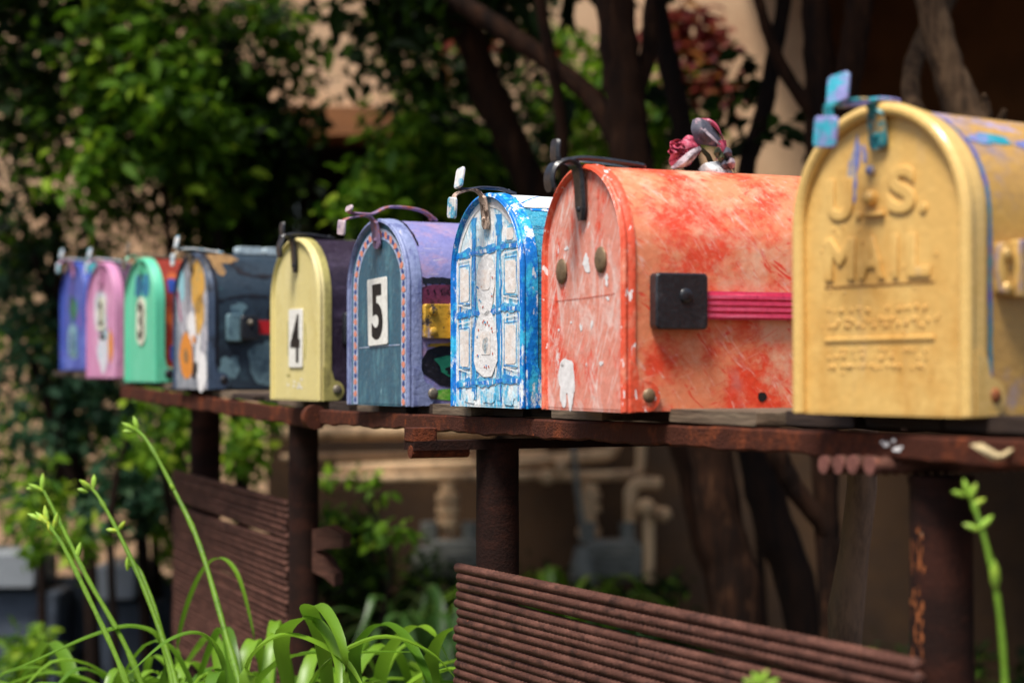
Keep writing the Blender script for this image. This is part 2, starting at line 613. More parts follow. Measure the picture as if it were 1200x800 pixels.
teal_gold = paint('turquoise_worn_strap', C(40, 140, 150), [(C(200, 156, 84), (60, 60, 90), .52, .58, 45), (C(24, 30, 56), (60, 60, 60), .56, .62, 46)], rough=.45, bump=.3)
lav_aqua = paint('lavender_and_aqua_tab', C(152, 150, 206), [(C(60, 176, 196), (40, 40, 60), .48, .54, 49), (C(60, 60, 100), (90, 90, 50), .64, .68, 48)], rough=.45, bump=.3)
root, b, d = mailbox(1035, 358, 485, 36.6, 'large gold painted mailbox with raised lettering on its door and turquoise latch tabs', y_body, y_face, y_bead, y_face, bead=.0052)
sm = side_map(MW, MH)
b.stroke(sm, [(.0185, .0), (.0185, .15), (.0185, .27), (.0185, .36)], .0035, 1, 3, .35)
for i in range(9):
    b.blob(sm, .05 + .04 * i + rnd.uniform(-.01, .01), rnd.uniform(.19, .27), .02, .007, 2 if i % 3 else 3, 100 + i, .3)
body = b.build('body', [y_body, blue_band, lav_blue, teal_lav], root)
fm = face_map(.0019)
d.blob(fm, -.027, .176, .006, .022, 3, 5, .35, rot=-.2)
d.blob(fm, -.016, .188, .0022, .007, 3, 9, .35)
glyphs(d, 'U', -.040, .157, .026, .031, fm, 0, .0016)
glyphs(d, '.', -.022, .144, .006, .006, fm, 0, .0016)
glyphs(d, 'S', .020, .160, .026, .034, fm, 0, .0018)
glyphs(d, '.', .040, .146, .007, .007, fm, 0, .0016)
for ch, cx_, cw_ in (('M', -.040, .030), ('A', -.009, .026), ('I', .014, .005), ('L', .036, .021)): glyphs(d, ch, cx_, .113, cw_, .031, fm, 0, .0017)
d.strip([(-.056, -.0016, .0925), (.050, -.0016, .0935)], .0018, .0010, 4, across=(0, 0, 1))
d.strip([(-.056, -.0018, .0535), (.050, -.0018, .0545)], .0030, .0024, 0, across=(0, 0, 1))
g = random.Random(3)
for zz in (.076, .068, .064, .046, .041, .034):
    x = -.052
    while x < .052:
        if g.random() < .7: d.ball((x, -.0018, zz + g.uniform(-.001, .001)), g.uniform(.0009, .0018), 0, 7, 4)
        x += g.uniform(.003, .0075)
for _ in range(60):
    d.ball((g.uniform(-.06, .06), -.0016, g.uniform(.02, .15)), g.uniform(.0006, .0013), 0, 6, 4)
d.rbox((-.006, -.0035, .144), (.020, .004, .0030), .001, 0)
d.ball((-.009, -.004, .156), .006, 0, 10, 6)
d.ball((-.009, -.003, .176), .004, 3, 8, 5)
groove = paint('groove_brown_paint', C(150, 106, 48), rough=.6, bump=.1)
door = d.build('door', [y_face, y_bead, y_bead, lav_blue, groove], root, angle=50)
latch(root, door, MH, teal_gold, lav_tab, w=.018, drop=.030, reach=.057, back=.02, dz=-.0085, tab=(.022, .022), strapm=lav_aqua)
rivet('hinge_bolt', door, rust_screw, (MW / 2 + .004, .020, .014), .0055)
fb = MB()
fb.rbox((MW / 2 + .004, .050, .102), (.008, .055, .036), .003, 0, axis='x')
fb.rbox((MW / 2 + .011, .037, .102), (.010, .010, .040), .002, 0, axis='x')
fb.rbox((MW / 2 + .011, .059, .102), (.014, .022, .036), .003, 0, axis='x')
for zz in (.112, .088): fb.ball((MW / 2 + .009, .027, zz), .005, 0, 8, 5, (.6, 1, 1))
fb.ball((MW / 2 + .019, .053, .110), .005, 0, 8, 5, (.6, 1, 1))
y_flag = paint('gold_lavender_metal', C(206, 168, 96), [(C(142, 132, 176), (40, 40, 14), .48, .58, 47), (C(70, 56, 50), (60, 60, 30), .62, .7, 48)], rough=.4, bump=.2, metal=.15)
fbo = fb.build('flag_bracket', y_flag, root)
fa = MB(); fa.rbox((MW / 2 + .013, .19, .102), (.003, .24, .018), .002, 0, axis='x'); fa.build('flag', y_flag, root)

# --- 2 coral mailbox --------------------------------------------------------
coral = C(232, 116, 88)
o_face = paint('coral_paint_door', C(232, 148, 128), [(C(234, 78, 50), (24, 24, 12), .50, .60, 51), (C(240, 196, 184), (34, 34, 12), .50, .62, 52, 8, (0, .25, 0)), (C(244, 216, 206), (190, 190, 18), .54, .64, 48, 8, (0, -.5, 0)), (C(246, 236, 232), (60, 60, 34), .63, .68, 53)],
               rough=.45, bump=.35, bscale=140, grain=.06)
o_edge = paint('red_orange_edge_paint', C(232, 92, 62), [(C(242, 158, 128), (24, 24, 14), .48, .60, 54), (C(246, 236, 232), (120, 120, 70), .62, .66, 55, 2)], rough=.42, bump=.4, bscale=160, grain=.06)
o_body = paint('coral_paint_body', C(238, 144, 104), [(C(234, 80, 52), (14, 13, 18), .46, .58, 56), (C(240, 184, 152), (7, 8, 9), .50, .62, 57),
                                                     (C(234, 58, 36), (60, 18, 95), .56, .64, 58, 8, (.7, 0, 0)), (C(232, 70, 52), (60, 16, 110), .60, .68, 50, 8, (-.5, 0, 0)),
                                                     (C(244, 208, 196), (60, 22, 150), .56, .72, 59, 8, (.9, 0, 0)), (C(242, 200, 188), (60, 14, 210), .60, .74, 49, 8, (-.35, 0, 0)),
                                                     (C(214, 122, 112), (14, 14, 8), .58, .72, 60)],
               rough=.42, bump=.3, bscale=120, grain=.06)
pink_m = paint('hot_pink_plastic', C(226, 72, 112), [(C(240, 120, 150), (20, 8, 400), .5, .6, 61)], rough=.35, bump=.1)
root, b, d = mailbox(687, 285, 480, 24.6, 'coral red scuffed mailbox with black latch and square black flag hinge', o_body, o_face, o_edge, o_edge, skirt=.006)
g = random.Random(5)
b.blob(sm, .135, .012, .0045, .0045, 1, 4, .1)
b.blob(sm, .185, .012, .003, .003, 2, 6, .2)
for i in range(7): b.blob(sm, .05 + i * .035 + g.uniform(-.01, .01), .262 + g.uniform(-.006, .01), g.uniform(.004, .012), .002, 2, 60 + i, .4)
body = b.build('body', [o_body, hole_m, white_p], root)
d.blob(fm, -.036, .030, .0165, .016, 3, 12, .12, power=3)
d.blob(face_map(.0021), -.043, .014, .006, .015, 3, 13, .2)
d.blob(face_map(.0023), -.027, .013, .006, .013, 3, 15, .2)
for i in range(12): d.blob(fm, g.uniform(-.06, .05), g.uniform(.04, .15), g.uniform(.001, .004), g.uniform(.001, .005), 3, 80 + i, .4)
d.blob(fm, .004, .132, .007, .008, 3, 33, .3)
d.stroke(fm, [(-.06, .100), (0, .101), (.06, .103)], .0006, 4, 3)
seam = paint('seam_coral_shadow_paint', C(190, 84, 66), rough=.6, bump=.1)
door = d.build('door', [o_face, o_edge, o_edge, white_p, seam], root, angle=50)
bm_ = MB(); bm_.ball((-.045, -.003, .127), .011, 0, 14, 6, (1, .25, 1.1)); bm_.build('bolt_head', bronze_m, door)
bm_ = MB(); bm_.ball((.034, -.003, .134), .011, 0, 14, 6, (1, .25, 1.1)); bm_.build('bolt_head', bronze_m, door)
latch(root, door, MH, black_m, black_m, w=.019, drop=.049, reach=.037, up=.022, curl=.024, back=.060, thick=.005, dz=-.005)
rivet('hinge_bolt', door, bronze_m, (MW / 2 + .004, .018, .014), .0065)
fb = MB()
fb.rbox((MW / 2 + .007, .046, .096), (.013, .052, .049), .004, 0, axis='x')
fb.ball((MW / 2 + .0145, .049, .101), .0065, 0, 14, 6, (.35, 1, 1))
fb.build('flag_hinge', black_m, root)
fa = MB()
fa.rbox((MW / 2 + .0045, .175, .093), (.003, .205, .025), .002, 0, axis='x')
for zz in (.084, .0895, .095, .1005): fa.rbox((MW / 2 + .0065, .175, zz), (.0035, .203, .0032), .001, 0, axis='x')
fa.build('flag', pink_m, root)
CORAL = root

# --- 3 blue and white mailbox ------------------------------------------------
w_face = paint('pale_blue_brushed_paint', C(216, 238, 246), [(C(96, 196, 234), (50, 50, 20), .48, .56, 62), (C(250, 251, 251), (60, 60, 24), .49, .56, 63), (C(30, 150, 226), (90, 90, 26), .60, .65, 64)],
               rough=.4, bump=.6, bscale=150, grain=.06)
w_blue = paint('strong_blue_paint', C(12, 122, 214), [(C(60, 190, 236), (60, 60, 26), .50, .58, 65), (C(240, 248, 250), (110, 60, 26), .53, .59, 66)], rough=.38, bump=.5, bscale=150)
w_body = paint('teal_screen_paint', C(60, 160, 190), [(C(30, 90, 130), (30, 30, 300), .5, .6, 67), (C(150, 205, 215), (120, 500, 500), .55, .65, 68)], rough=.5, bump=.6, bscale=260)
w_top = paint('white_roof_paint', C(226, 228, 230), [(C(60, 110, 160), (60, 40, 60), .60, .66, 69), (C(150, 150, 170), (40, 90, 40), .58, .66, 70)], rough=.5, bump=.6, bscale=150)
w_brown = paint('beige_window_paint', C(240, 228, 218), [(C(244, 240, 236), (90, 90, 90), .46, .58, 71), (C(200, 150, 128), (200, 200, 200), .60, .66, 72)], rough=.5, bump=.3)
speck = paint('white_speckled_paint', C(240, 238, 236), [(C(206, 120, 110), (260, 260, 260), .66, .70, 73), (C(150, 170, 200), (220, 220, 220), .66, .72, 74)], rough=.5, bump=.5, bscale=200)
salmon_s = paint('rose_specks', C(206, 120, 110), rough=.5, bump=.1)
brownish = paint('peeling_latch_paint', C(196, 170, 150), [(C(70, 50, 40), (80, 80, 80), .50, .58, 75), (C(150, 96, 60), (50, 50, 50), .6, .7, 76)], rough=.6, bump=.4)
navydark = paint('dark_worn_catch', C(38, 44, 62), [(C(200, 200, 210), (60, 60, 60), .6, .66, 78)], rough=.5, bump=.3)
bluewhite = paint('blue_white_tab', C(226, 224, 220), [(C(90, 170, 200), (90, 90, 90), .48, .56, 77)], rough=.5, bump=.4)
root, b, d = mailbox(574, 248, 476, 27.5, 'narrow looking white mailbox painted with blue bands and little windows', w_body, w_face, w_blue, w_blue)
for i in range(8):
    b.blob(sm, .04 + .055 * i, .25, .030, .036, 1, 200 + i, .05, power=6)
    b.stroke(sm, [(.015 + .055 * i, .222), (.05 + .055 * i, .25), (.02 + .055 * i, .28)], .0016, 2, i)
b.stroke(sm, [(.02, .21), (.47, .21)], .004, 2, 9)
body = b.build('body', [w_body, w_top, w_blue], root)


def ff(u, v, off):
    return Vector(((u - .5) * MW * .93, -off, v * MH))


f1 = lambda u, v: ff(u, v, .0019)
f2 = lambda u, v: ff(u, v, .0023)
f3 = lambda u, v: ff(u, v, .0027)
f4 = lambda u, v: ff(u, v, .0031)


def wstroke(f, pts, w, mi, seed):
    d2 = MB()
    # stroke() works in metric steps; scale the fractions first
    g2 = lambda a, c: f(a / MW, c / MH)
    d.stroke(g2, [(p[0] * MW, p[1] * MH) for p in pts], w, mi, seed, .3)


g = random.Random(17)
for k in range(95):
    u0_, v0_ = g.uniform(.06, .94), g.uniform(.05, .72)
    wstroke(lambda u, v: ff(u, v, .0017), [(u0_, v0_), (u0_ + g.uniform(-.03, .03), v0_ + g.uniform(.03, .12))], g.uniform(.0012, .004), g.choice((5, 6, 6, 4)), 500 + k)
for i, (u, w) in enumerate(((.28, .011), (.66, .014))):
    wstroke(f1, [(u, .03), (u + .01, .3), (u - .01, .6), (u, .90)], w, 6, 20 + i)
    wstroke(f2, [(u + .03, .03), (u + .03, .3), (u + .02, .6), (u + .01, .86)], .0025, 1, 70 + i)
    wstroke(f2, [(u - .045, .1), (u - .04, .3), (u - .05, .6), (u - .03, .8)], .0022, 4, 80 + i)
pr_ = profile(MW - .019, MH - .010)
d.stroke(lambda a, c: Vector((a, -.0021, c)), [p for p in pr_[18:]], .0055, 4, 91, .4)
d.stroke(lambda a, c: Vector((a, -.0021, c)), [p for p in pr_[4:17]], .0025, 4, 92, .5)
wstroke(f1, [(.06, .03), (.05, .3), (.07, .62)], .004, 1, 25)
wstroke(f1, [(.95, .03), (.95, .3), (.94, .62)], .006, 1, 26)
for i, v in enumerate((.735, .445, .112)):
    wstroke(f2, [(.01, v - .012), (.25, v), (.5, v + .004), (.75, v + .018), (.99, v + .012)], .0085, 6, 30 + i)
    wstroke(lambda u, v: ff(u, v, .0025), [(.01, v - .016), (.25, v - .004), (.5, v + .001), (.75, v + .014), (.99, v + .009)], .0042, 1, 60 + i)
for (u0, u1, v0, v1) in ((.07, .21, .50, .66), (.07, .21, .19, .36), (.76, .92, .53, .68), (.76, .92, .20, .38), (.78, .88, .775, .83)):
    d.blob(f2, (u0 + u1) / 2, (v0 + v1) / 2, (u1 - u0) / 2 + .035, (v1 - v0) / 2 + .018, 5, int(u0 * 100), .05, power=7)
    d.blob(f3, (u0 + u1) / 2, (v0 + v1) / 2, (u1 - u0) / 2, (v1 - v0) / 2, 3, int(v0 * 100), .04, power=7)
d.blob(f3, .47, .575, .14, .145, 4, 2, .09, power=2.4)
d.blob(f3, .47, .290, .17, .165, 4, 3, .09, power=2.4)
d.blob(f4, .47, .600, .07, .050, 3, 4, .05, power=6)
d.blob(f4, .47, .300, .08, .055, 3, 5, .05, power=6)
d.blob(f4, .47, .290, .05, .035, 5, 6, .2)
for k in range(3): d.blob(f2, .2 + .3 * k, .045, .09, .03, 5, 40 + k, .2, power=4)
for k in range(26):
    a_ = g.uniform(0, 6.28); q_ = g.uniform(.75, .98); c_ = g.choice((.575, .29))
    d.blob(f4, .47 + .14 * q_ * math.cos(a_), c_ + .12 * q_ * math.sin(a_), .010, .006, g.choice((6, 7, 7)), k, .3, n=7, rings=1)
for (u0, u1, v0, v1) in ((.07, .21, .50, .66), (.07, .21, .19, .36), (.76, .92, .53, .68), (.76, .92, .20, .38)):
    for k in range(2):
        q_ = k * .022 + .012
        wstroke(lambda u, v: ff(u, v, .0026), [(u0 - q_, v0 - q_), (u0 - q_, v1 + q_), (u1 + q_ * .6, v1 + q_ * 1.3), (u1 + q_, v0 - q_), (u0 - q_, v0 - q_ * .4)], .0013, (6, 4, 5)[k], 700 + k)
w_cyan = paint('mid_blue_brush_paint', C(40, 146, 218), [(C(110, 196, 230), (60, 60, 18), .48, .58, 79), (C(226, 240, 246), (110, 110, 30), .60, .66, 80)], rough=.38, bump=.5, bscale=150)
door = d.build('door', [w_face, w_blue, w_blue, w_brown, speck, w_face, w_cyan, salmon_s], root, angle=50)
latch(root, door, MH, brownish, navydark, w=.016, drop=.036, reach=.043, back=.03, dz=-.003, tab=(.018, .022), strapm=bluewhite)
rivet('hinge_bolt', door, hole_m, (MW / 2 + .004, .026, .014), .006)

# --- 4 teal mailbox with number 5 ---------------------------------------------
t_face = paint('slate_teal_paint', C(58, 98, 118), [(C(92, 140, 152), (36, 36, 10), .50, .66, 81), (C(150, 184, 190), (120, 120, 30), .63, .70, 82), (C(34, 66, 90), (14, 14, 10), .52, .66, 83)], rough=.45, bump=.35, bscale=160, grain=.08)
t_lav = paint('lavender_edge_paint', C(140, 150, 190), [(C(104, 112, 160), (60, 60, 20), .5, .62, 84), (C(200, 196, 214), (40, 40, 12), .58, .68, 85), (C(60, 60, 84), (140, 140, 50), .66, .70, 86)], rough=.5, bump=.5, bscale=180, grain=.08)
t_body = paint('lavender_sky_paint', C(136, 136, 190), [(C(184, 146, 172), (6, 6, 10), .46, .58, 87), (C(116, 120, 182), (16, 8, 30), .52, .66, 88), (C(180, 170, 190), (300, 40, 300), .58, .66, 89)], rough=.5, bump=.35, bscale=200, grain=.06)
salmon = paint('salmon_dots', C(226, 142, 118), rough=.5, bump=.2)
paleb = paint('pale_blue_border', C(188, 200, 224), [(C(150, 170, 210), (60, 60, 60), .5, .6, 90)], rough=.5, bump=.3)
navy = paint('navy_dots', C(60, 78, 140), rough=.5, bump=.2)
maroon = paint('maroon_paint', C(110, 44, 74), [(C(60, 26, 44), (90, 90, 90), .5, .6, 91)], rough=.5, bump=.3)
blackp = paint('black_brush_paint', C(24, 22, 30), [(C(60, 56, 70), (80, 80, 80), .58, .7, 92)], rough=.45, bump=.3)
greenp = paint('green_brush_paint', C(36, 128, 100), [(C(24, 70, 64), (60, 60, 60), .5, .6, 93)], rough=.45, bump=.3)
limep = paint('lime_brush_paint', C(92, 172, 52), [(C(150, 190, 90), (40, 80, 120), .5, .6, 94)], rough=.5, bump=.3)
ygold = paint('yellow_chipped_metal', C(206, 160, 52), [(C(60, 52, 48), (50, 50, 50), .55, .62, 95), (C(170, 160, 180), (50, 50, 20), .56, .66, 96)], rough=.45, bump=.3, metal=.1)
pinkgrey = paint('pale_pink_tab', C(206, 184, 190), [(C(150, 130, 160), (60, 60, 60), .55, .62, 99)], rough=.5, bump=.3)
rustlav = paint('lavender_rust_latch', C(128, 106, 140), [(C(160, 84, 60), (60, 60, 60), .50, .60, 97), (C(40, 38, 60), (70, 70, 70), .58, .66, 98)], rough=.5, bump=.4)
root, b, d = mailbox(446, 216, 474, 30, 'slate teal mailbox with lavender rim and black number 5 plate', t_body, t_face, t_lav, t_lav, skirt=.012)
b.blob(sm, .038, .128, .026, .014, 2, 1, .12, power=4)
b.stroke(sm, [(.014, .145), (.040, .146), (.075, .143)], .007, 1, 2)
for k in range(6): b.stroke(sm, [(.018 + .009 * k, .142), (.022 + .009 * k, .128)], .0022, 1, 11 + k)
b.blob(sm, .062, .046, .050, .026, 1, 7, .12)
b.blob(side_map(MW, MH, .001), .072, .046, .034, .018, 3, 8, .25)
b.blob(side_map(MW, MH, .0014), .064, .040, .020, .006, 1, 9, .3)
b.blob(sm, .068, .012, .052, .007, 4, 10, .15)
b.stroke(sm, [(.02, .070), (.11, .074)], .004, 5, 3)
b.stroke(sm, [(.016, .19), (.0155, .22), (.017, .25)], .0022, 1, 33, .6)
body = b.build('body', [t_body, blackp, maroon, greenp, limep, ygold], root)
# dotted border band following the door outline
fa_, fb_ = face_map(.0020), face_map(.0025)
pa = profile(MW - .020, MH - .010)
pb = profile(MW - .046, MH - .023)
vs = [fa_(*p) for p in pa] + [fa_(*p) for p in pb]
n = len(pa)
d.add(vs, [(i, i + 1, n + i + 1, n + i) for i in range(n - 1)], 3)
pc = profile(MW - .033, MH - .0165)
acc, last, k = 0, Vector(pc[0]), 0
fine = []
for i in range(len(pc) - 1):
    a_, b_ = Vector(pc[i]), Vector(pc[i + 1])
    m_ = max(1, int((b_ - a_).length / .001))
    for j in range(m_): fine.append(a_.lerp(b_, j / m_))
for i in range(5, len(fine), 7):
    q = fine[i]
    d.blob(fb_, q.x, q.y, .0042 if k % 2 else .0034, .0042 if k % 2 else .003, 4 if k % 2 else 5, k, .2, n=10, rings=1)
    k += 1
d.stroke(fa_, [(-.055, .068), (0, .07), (.055, .071)], .001, 3, 4)
door = d.build('door', [t_face, t_lav, t_lav, paleb, salmon, navy], root, angle=50)
pl = MB(); pl.rbox((0, -.0030, .111), (.052, .0016, .080), .002, 0, axis='y')
pl2 = lambda u, v: Vector((u, -.0042, v))
glyphs(pl, '5', .000, .111, .030, .066, pl2, 1, bold=.035)
plo = pl.build('number_plate', [plate_w, ink], door)
plo.rotation_euler = (0, R(-2.5), 0); plo.location = (.003, 0, 0)
latch(root, door, MH, rustlav, rustlav, w=.020, drop=.034, reach=.051, back=.075, lift=.010, utab=.4, tab=(.018, .018), strapm=pinkgrey)
rivet('hinge_bolt', door, steel_m, (MW / 2 + .004, .026, .014), .007)
fb = MB()
fb.rbox((MW / 2 + .004, .043, .098), (.007, .060, .040), .003, 0, axis='x')
fb.rbox((MW / 2 + .011, .052, .098), (.010, .014, .042), .002, 0, axis='x')
fb.rbox((MW / 2 + .010, .072, .098), (.008, .012, .038), .002, 0, axis='x')
for zz in (.110, .086): fb.ball((MW / 2 + .009, .024, zz), .0055, 0, 8, 5, (.6, 1, 1))
fb.build('flag_bracket', ygold, root)

# --- 5 pale yellow mailbox with number 4 ---------------------------------------
f_face = paint('pale_yellow_paint', C(224, 208, 140), [(C(232, 218, 158), (20, 20, 5), .48, .66, 101), (C(208, 188, 114), (10, 10, 6), .52, .7, 102), (C(238, 234, 210), (110, 110, 60), .68, .72, 103)], rough=.42, bump=.15, grain=.04)
f_body = paint('dark_aubergine_paint', C(42, 30, 48), [(C(70, 58, 80), (20, 10, 30), .52, .66, 104), (C(160, 156, 176), (30, 14, 60), .68, .73, 105)], rough=.5, bump=.3)
f_edge = paint('dark_khaki_edge', C(176, 166, 98), [(C(120, 112, 70), (30, 30, 20), .5, .65, 106)], rough=.45, bump=.2)
root, b, d = mailbox(349, 188, 468, 30, 'pale yellow mailbox door with black number 4 plate on dark purple box', f_body, f_face, f_face, f_edge)
for i in range(6): b.blob(sm, .05 + .014 * i, .012 + .006 * (i % 2), .006, .005, 1, 300 + i, .4)
b.blob(sm, .16, .26, .10, .012, 2, 4, .3)
body = b.build('body', [f_body, white_p, wood_grey], root)
for i in range(9): d.blob(fm, -.01 + g.uniform(-.02, .03), .022 + g.uniform(-.006, .006), .003, .0015, 3, 400 + i, .4)
d.blob(fm, -.028, .033, .006, .0022, 4, 3, .2)
d.stroke(fm, [(-.029, .06), (-.029, .108)], .0035, 4, 3)
d.stroke(fm, [(.028, .055), (.031, .08), (.028, .105)], .002, 4, 5)
door = d.build('door', [f_face, f_face, f_edge, white_p, f_edge], root, angle=50)
pl = MB(); pl.rbox((0, -.0030, .084), (.046, .0016, .080), .002, 0, axis='y')
glyphs(pl, '4', 0, .084, .032, .066, pl2, 1, bold=.02)
pl.build('number_plate', [plate_w, ink], door)
latch(root, door, MH, black_m, black_m, w=.016, drop=.046, reach=.028, up=.022, curl=.026, back=.055, thick=.004, dz=-.006)
rivet('hinge_bolt', door, steel_m, (MW / 2 + .004, .020, .014), .007)
fb = MB(); fb.rbox((MW / 2 + .006, .048, .096), (.011, .040, .044), .004, 0, axis='x'); fb.rbox((MW / 2 + .013, .056, .096), (.006, .012, .034), .002, 0, axis='x')
fb.build('flag_bracket', black_m, root)

# --- 6 grey mailbox painted with flowers -----------------------------------------
l_body = paint('slate_blue_paint', C(40, 56, 70), [(C(26, 36, 48), (14, 10, 16), .48, .62, 111), (C(66, 92, 104), (12, 8, 14), .58, .70, 112), (C(24, 100, 96), (14, 10, 14), .66, .72, 113)], rough=.5, bump=.3)
l_face = paint('grey_mural_paint', C(140, 146, 154), [(C(196, 192, 200), (26, 26, 14), .48, .58, 114), (C(72, 84, 100), (34, 34, 18), .57, .64, 115), (C(150, 200, 196), (30, 30, 20), .64, .70, 116)], rough=.5, bump=.3)
l_edge = paint('dark_slate_edge', C(66, 82, 106), [(C(32, 36, 48), (20, 20, 12), .5, .6, 117)], rough=.5, bump=.3)
goldp = paint('ochre_mural_paint', C(222, 168, 74), [(C(190, 160, 100), (80, 80, 80), .5, .6, 118), (C(240, 190, 96), (40, 40, 40), .58, .7, 119)], rough=.5, bump=.2)
orangep = paint('orange_mural_paint', C(226, 142, 50), [(C(190, 90, 36), (90, 90, 90), .55, .64, 120)], rough=.5, bump=.2)
tanp = paint('tan_mural_paint', C(150, 116, 74), [(C(110, 84, 56), (120, 120, 120), .5, .6, 121)], rough=.5, bump=.2)
aquap = paint('aqua_mural_paint', C(150, 204, 214), rough=.5, bump=.2)
lightsl = paint('pale_slate_paint', C(104, 134, 144), [(C(70, 96, 110), (40, 40, 40), .5, .6, 122)], rough=.5, bump=.2)
redflag = paint('red_flag_paint', C(186, 34, 40), rough=.4, bump=.1)
magp = paint('magenta_mural_paint', C(176, 60, 110), rough=.5, bump=.2)
root, b, d = mailbox(227, 158, 455, 29.5, 'dark slate mailbox with ochre and orange flowers painted on its door', l_body, l_face, l_edge, l_edge, skirt=.005)
b.blob(sm, .032, .232, .024, .024, 1, 3, .2, rings=6)
b.blob(sm, .020, .205, .010, .020, 1, 5, .2)
b.stroke(sm, [(.040, .218), (.055, .192), (.075, .184), (.12, .186)], .007, 2, 5, .6)
b.stroke(sm, [(.012, .14), (.03, .145), (.06, .15), (.11, .148)], .004, 2, 6, .7)
b.blob(sm, .090, .042, .024, .040, 3, 8, .2)
b.blob(sm, .028, .030, .016, .026, 3, 28, .3)
b.blob(sm, .110, .125, .012, .022, 2, 18, .3)
b.stroke(sm, [(.0085, 0), (.0085, .15), (.0085, .27), (.0085, .36)], .006, 2, 12, .2)
body = b.build('body', [l_body, tanp, blackp, lightsl], root)
d.blob(fm, .022, .168, .032, .044, 3, 31, .12, rot=.25)
d.blob(fm, .030, .120, .020, .034, 3, 32, .12)
d.blob(fm, -.030, .053, .032, .038, 4, 33, .08)
d.blob(face_map(.0024), -.030, .053, .010, .012, 6, 34, .15)
d.blob(fm, -.052, .170, .014, .026, 5, 35, .15)
d.stroke(fm, [(-.072, .16), (-.062, .13), (-.055, .11)], .006, 7, 36)
d.blob(fm, .040, .030, .026, .030, 8, 37, .2)
d.blob(face_map(.0024), .026, .064, .009, .024, 8, 38, .3, rot=-.5)
d.blob(fm, .012, .035, .010, .026, 9, 39, .3, rot=-.3)
d.blob(fm, -.004, .100, .020, .028, 8, 40, .25)
d.blob(face_map(.0024), .006, .080, .007, .008, 4, 41, .3)
door = d.build('door', [l_face, l_edge, l_edge, goldp, orangep, aquap, tanp, magp, white_p, blackp], root, angle=50)
latch(root, door, MH, steel_m, bluewhite, w=.016, drop=.03, reach=.036, up=.026, curl=.02, back=.05, tab=(.016, .020))
rivet('hinge_bolt', door, blackp, (MW / 2 + .004, .020, .014), .007)
fb = MB(); fb.rbox((MW / 2 + .006, .036, .098), (.011, .026, .044), .004, 0, axis='x'); fb.blob(side_map(MW, MH, .001), .045, .128, .014, .010, 0, 2, .2); fb.build('flag_bracket', lightsl, root)
fb = MB(); fb.rbox((MW / 2 + .014, .058, .098), (.012, .030, .038), .004, 0, axis='x'); fb.ball((MW / 2 + .02, .058, .106), .005, 1, 8, 5); fb.build('flag_hinge', [black_m, steel_m], root)
fa = MB(); fa.rbox((MW / 2 + .012, .17, .099), (.003, .19, .022), .002, 0, axis='x'); fa.build('flag', redflag, root)

# --- 7 mint mailbox ---------------------------------------------------------------
g_face = paint('mint_paint', C(96, 204, 164), [(C(120, 216, 180), (16, 16, 6), .5, .66, 131), (C(70, 176, 140), (12, 12, 9), .55, .7, 132)], rough=.45, bump=.15, grain=.05)
g_body = paint('brick_red_mural_paint', C(136, 44, 30), [(C(190, 92, 44), (20, 20, 30), .5, .58, 133)], rough=.5, bump=.2)
blue_sq = paint('royal_blue_paint', C(34, 66, 150), rough=.5, bump=.2)
bow_m = paint('cyan_blue_paint', C(24, 122, 164), [(C(40, 150, 176), (50, 50, 50), .5, .6, 134)], rough=.5, bump=.2)
cream = paint('cream_plate_paint', C(222, 222, 200), rough=.5, bump=.1)
root, b, d = mailbox(167, 144, 447, 29.8, 'mint green mailbox with blue bow patch above an oval number 3 plate', g_body, g_face, g_face, g_face)
for (yy, ss) in ((.028, .17), (.046, .10), (.030, .05), (.07, .14), (.062, .055), (.06, .2)): b.blob(sm, yy, ss, .008, .014, 1, int(yy * 1000 + ss * 100), .1, power=5)
b.stroke(sm, [(.02, .022), (.2, .022)], .010, 2, 3)
body = b.build('body', [g_body, blue_sq, orangep], root)
d.blob(fm, -.018, .172, .016, .022, 3, 3, .15, power=4)
d.blob(fm, .022, .172, .016, .022, 3, 4, .15, power=4)
d.blob(fm, .002, .172, .010, .010, 3, 5, .15)
door = d.build('door', [g_face, g_face, g_face, bow_m], root, angle=50)
pl = MB(); pl.rbox((0, -.0030, .108), (.048, .0016, .086), .022, 0, axis='y', seg=6)
glyphs(pl, '3', 0, .108, .028, .066, pl2, 1, bold=.03)
pl.build('number_plate', [cream, ink], door)
latch(root, door, MH, g_face, steel_m, w=.016, drop=.03, reach=.034, up=.012, curl=.018, back=.05, tab=(.016, .020))
rivet('hinge_bolt', door, blackp, (MW / 2 + .004, .020, .014), .009)

# --- 8 pink mailbox ----------------------------------------------------------------
p_face = paint('pink_paint', C(206, 140, 180), [(C(224, 166, 200), (16, 16, 8), .5, .62, 141), (C(150, 110, 150), (14, 14, 8), .58, .7, 142)], rough=.45, bump=.2, grain=.05)
p_body = paint('plum_paint', C(70, 46, 66), [(C(110, 80, 110), (20, 14, 20), .5, .64, 143)], rough=.5, bump=.2)
p_mix = paint('white_aqua_mural_paint', C(214, 214, 222), [(C(120, 196, 208), (40, 40, 26), .52, .6, 144), (C(240, 236, 236), (50, 50, 50), .56, .62, 145)], rough=.5, bump=.2)
root, b, d = mailbox(121, 134, 442, 31, 'pink mailbox with white and aqua patch and small number 2', p_body, p_face, p_face, p_face)
body = b.build('body', p_body, root)
d.blob(fm, -.010, .125, .036, .038, 3, 5, .12, power=4)
d.blob(fm, .004, .055, .034, .040, 3, 6, .2)
d.blob(face_map(.0024), .048, .060, .012, .034, 4, 7, .2)
d.stroke(face_map(.0024), [(-.02, .18), (-.018, .205)], .006, 5, 8)
d.blob(face_map(.0024), .0, .078, .016, .007, 5, 9, .3)
door = d.build('door', [p_face, p_face, p_face, p_mix, orangep, blackp], root, angle=50)
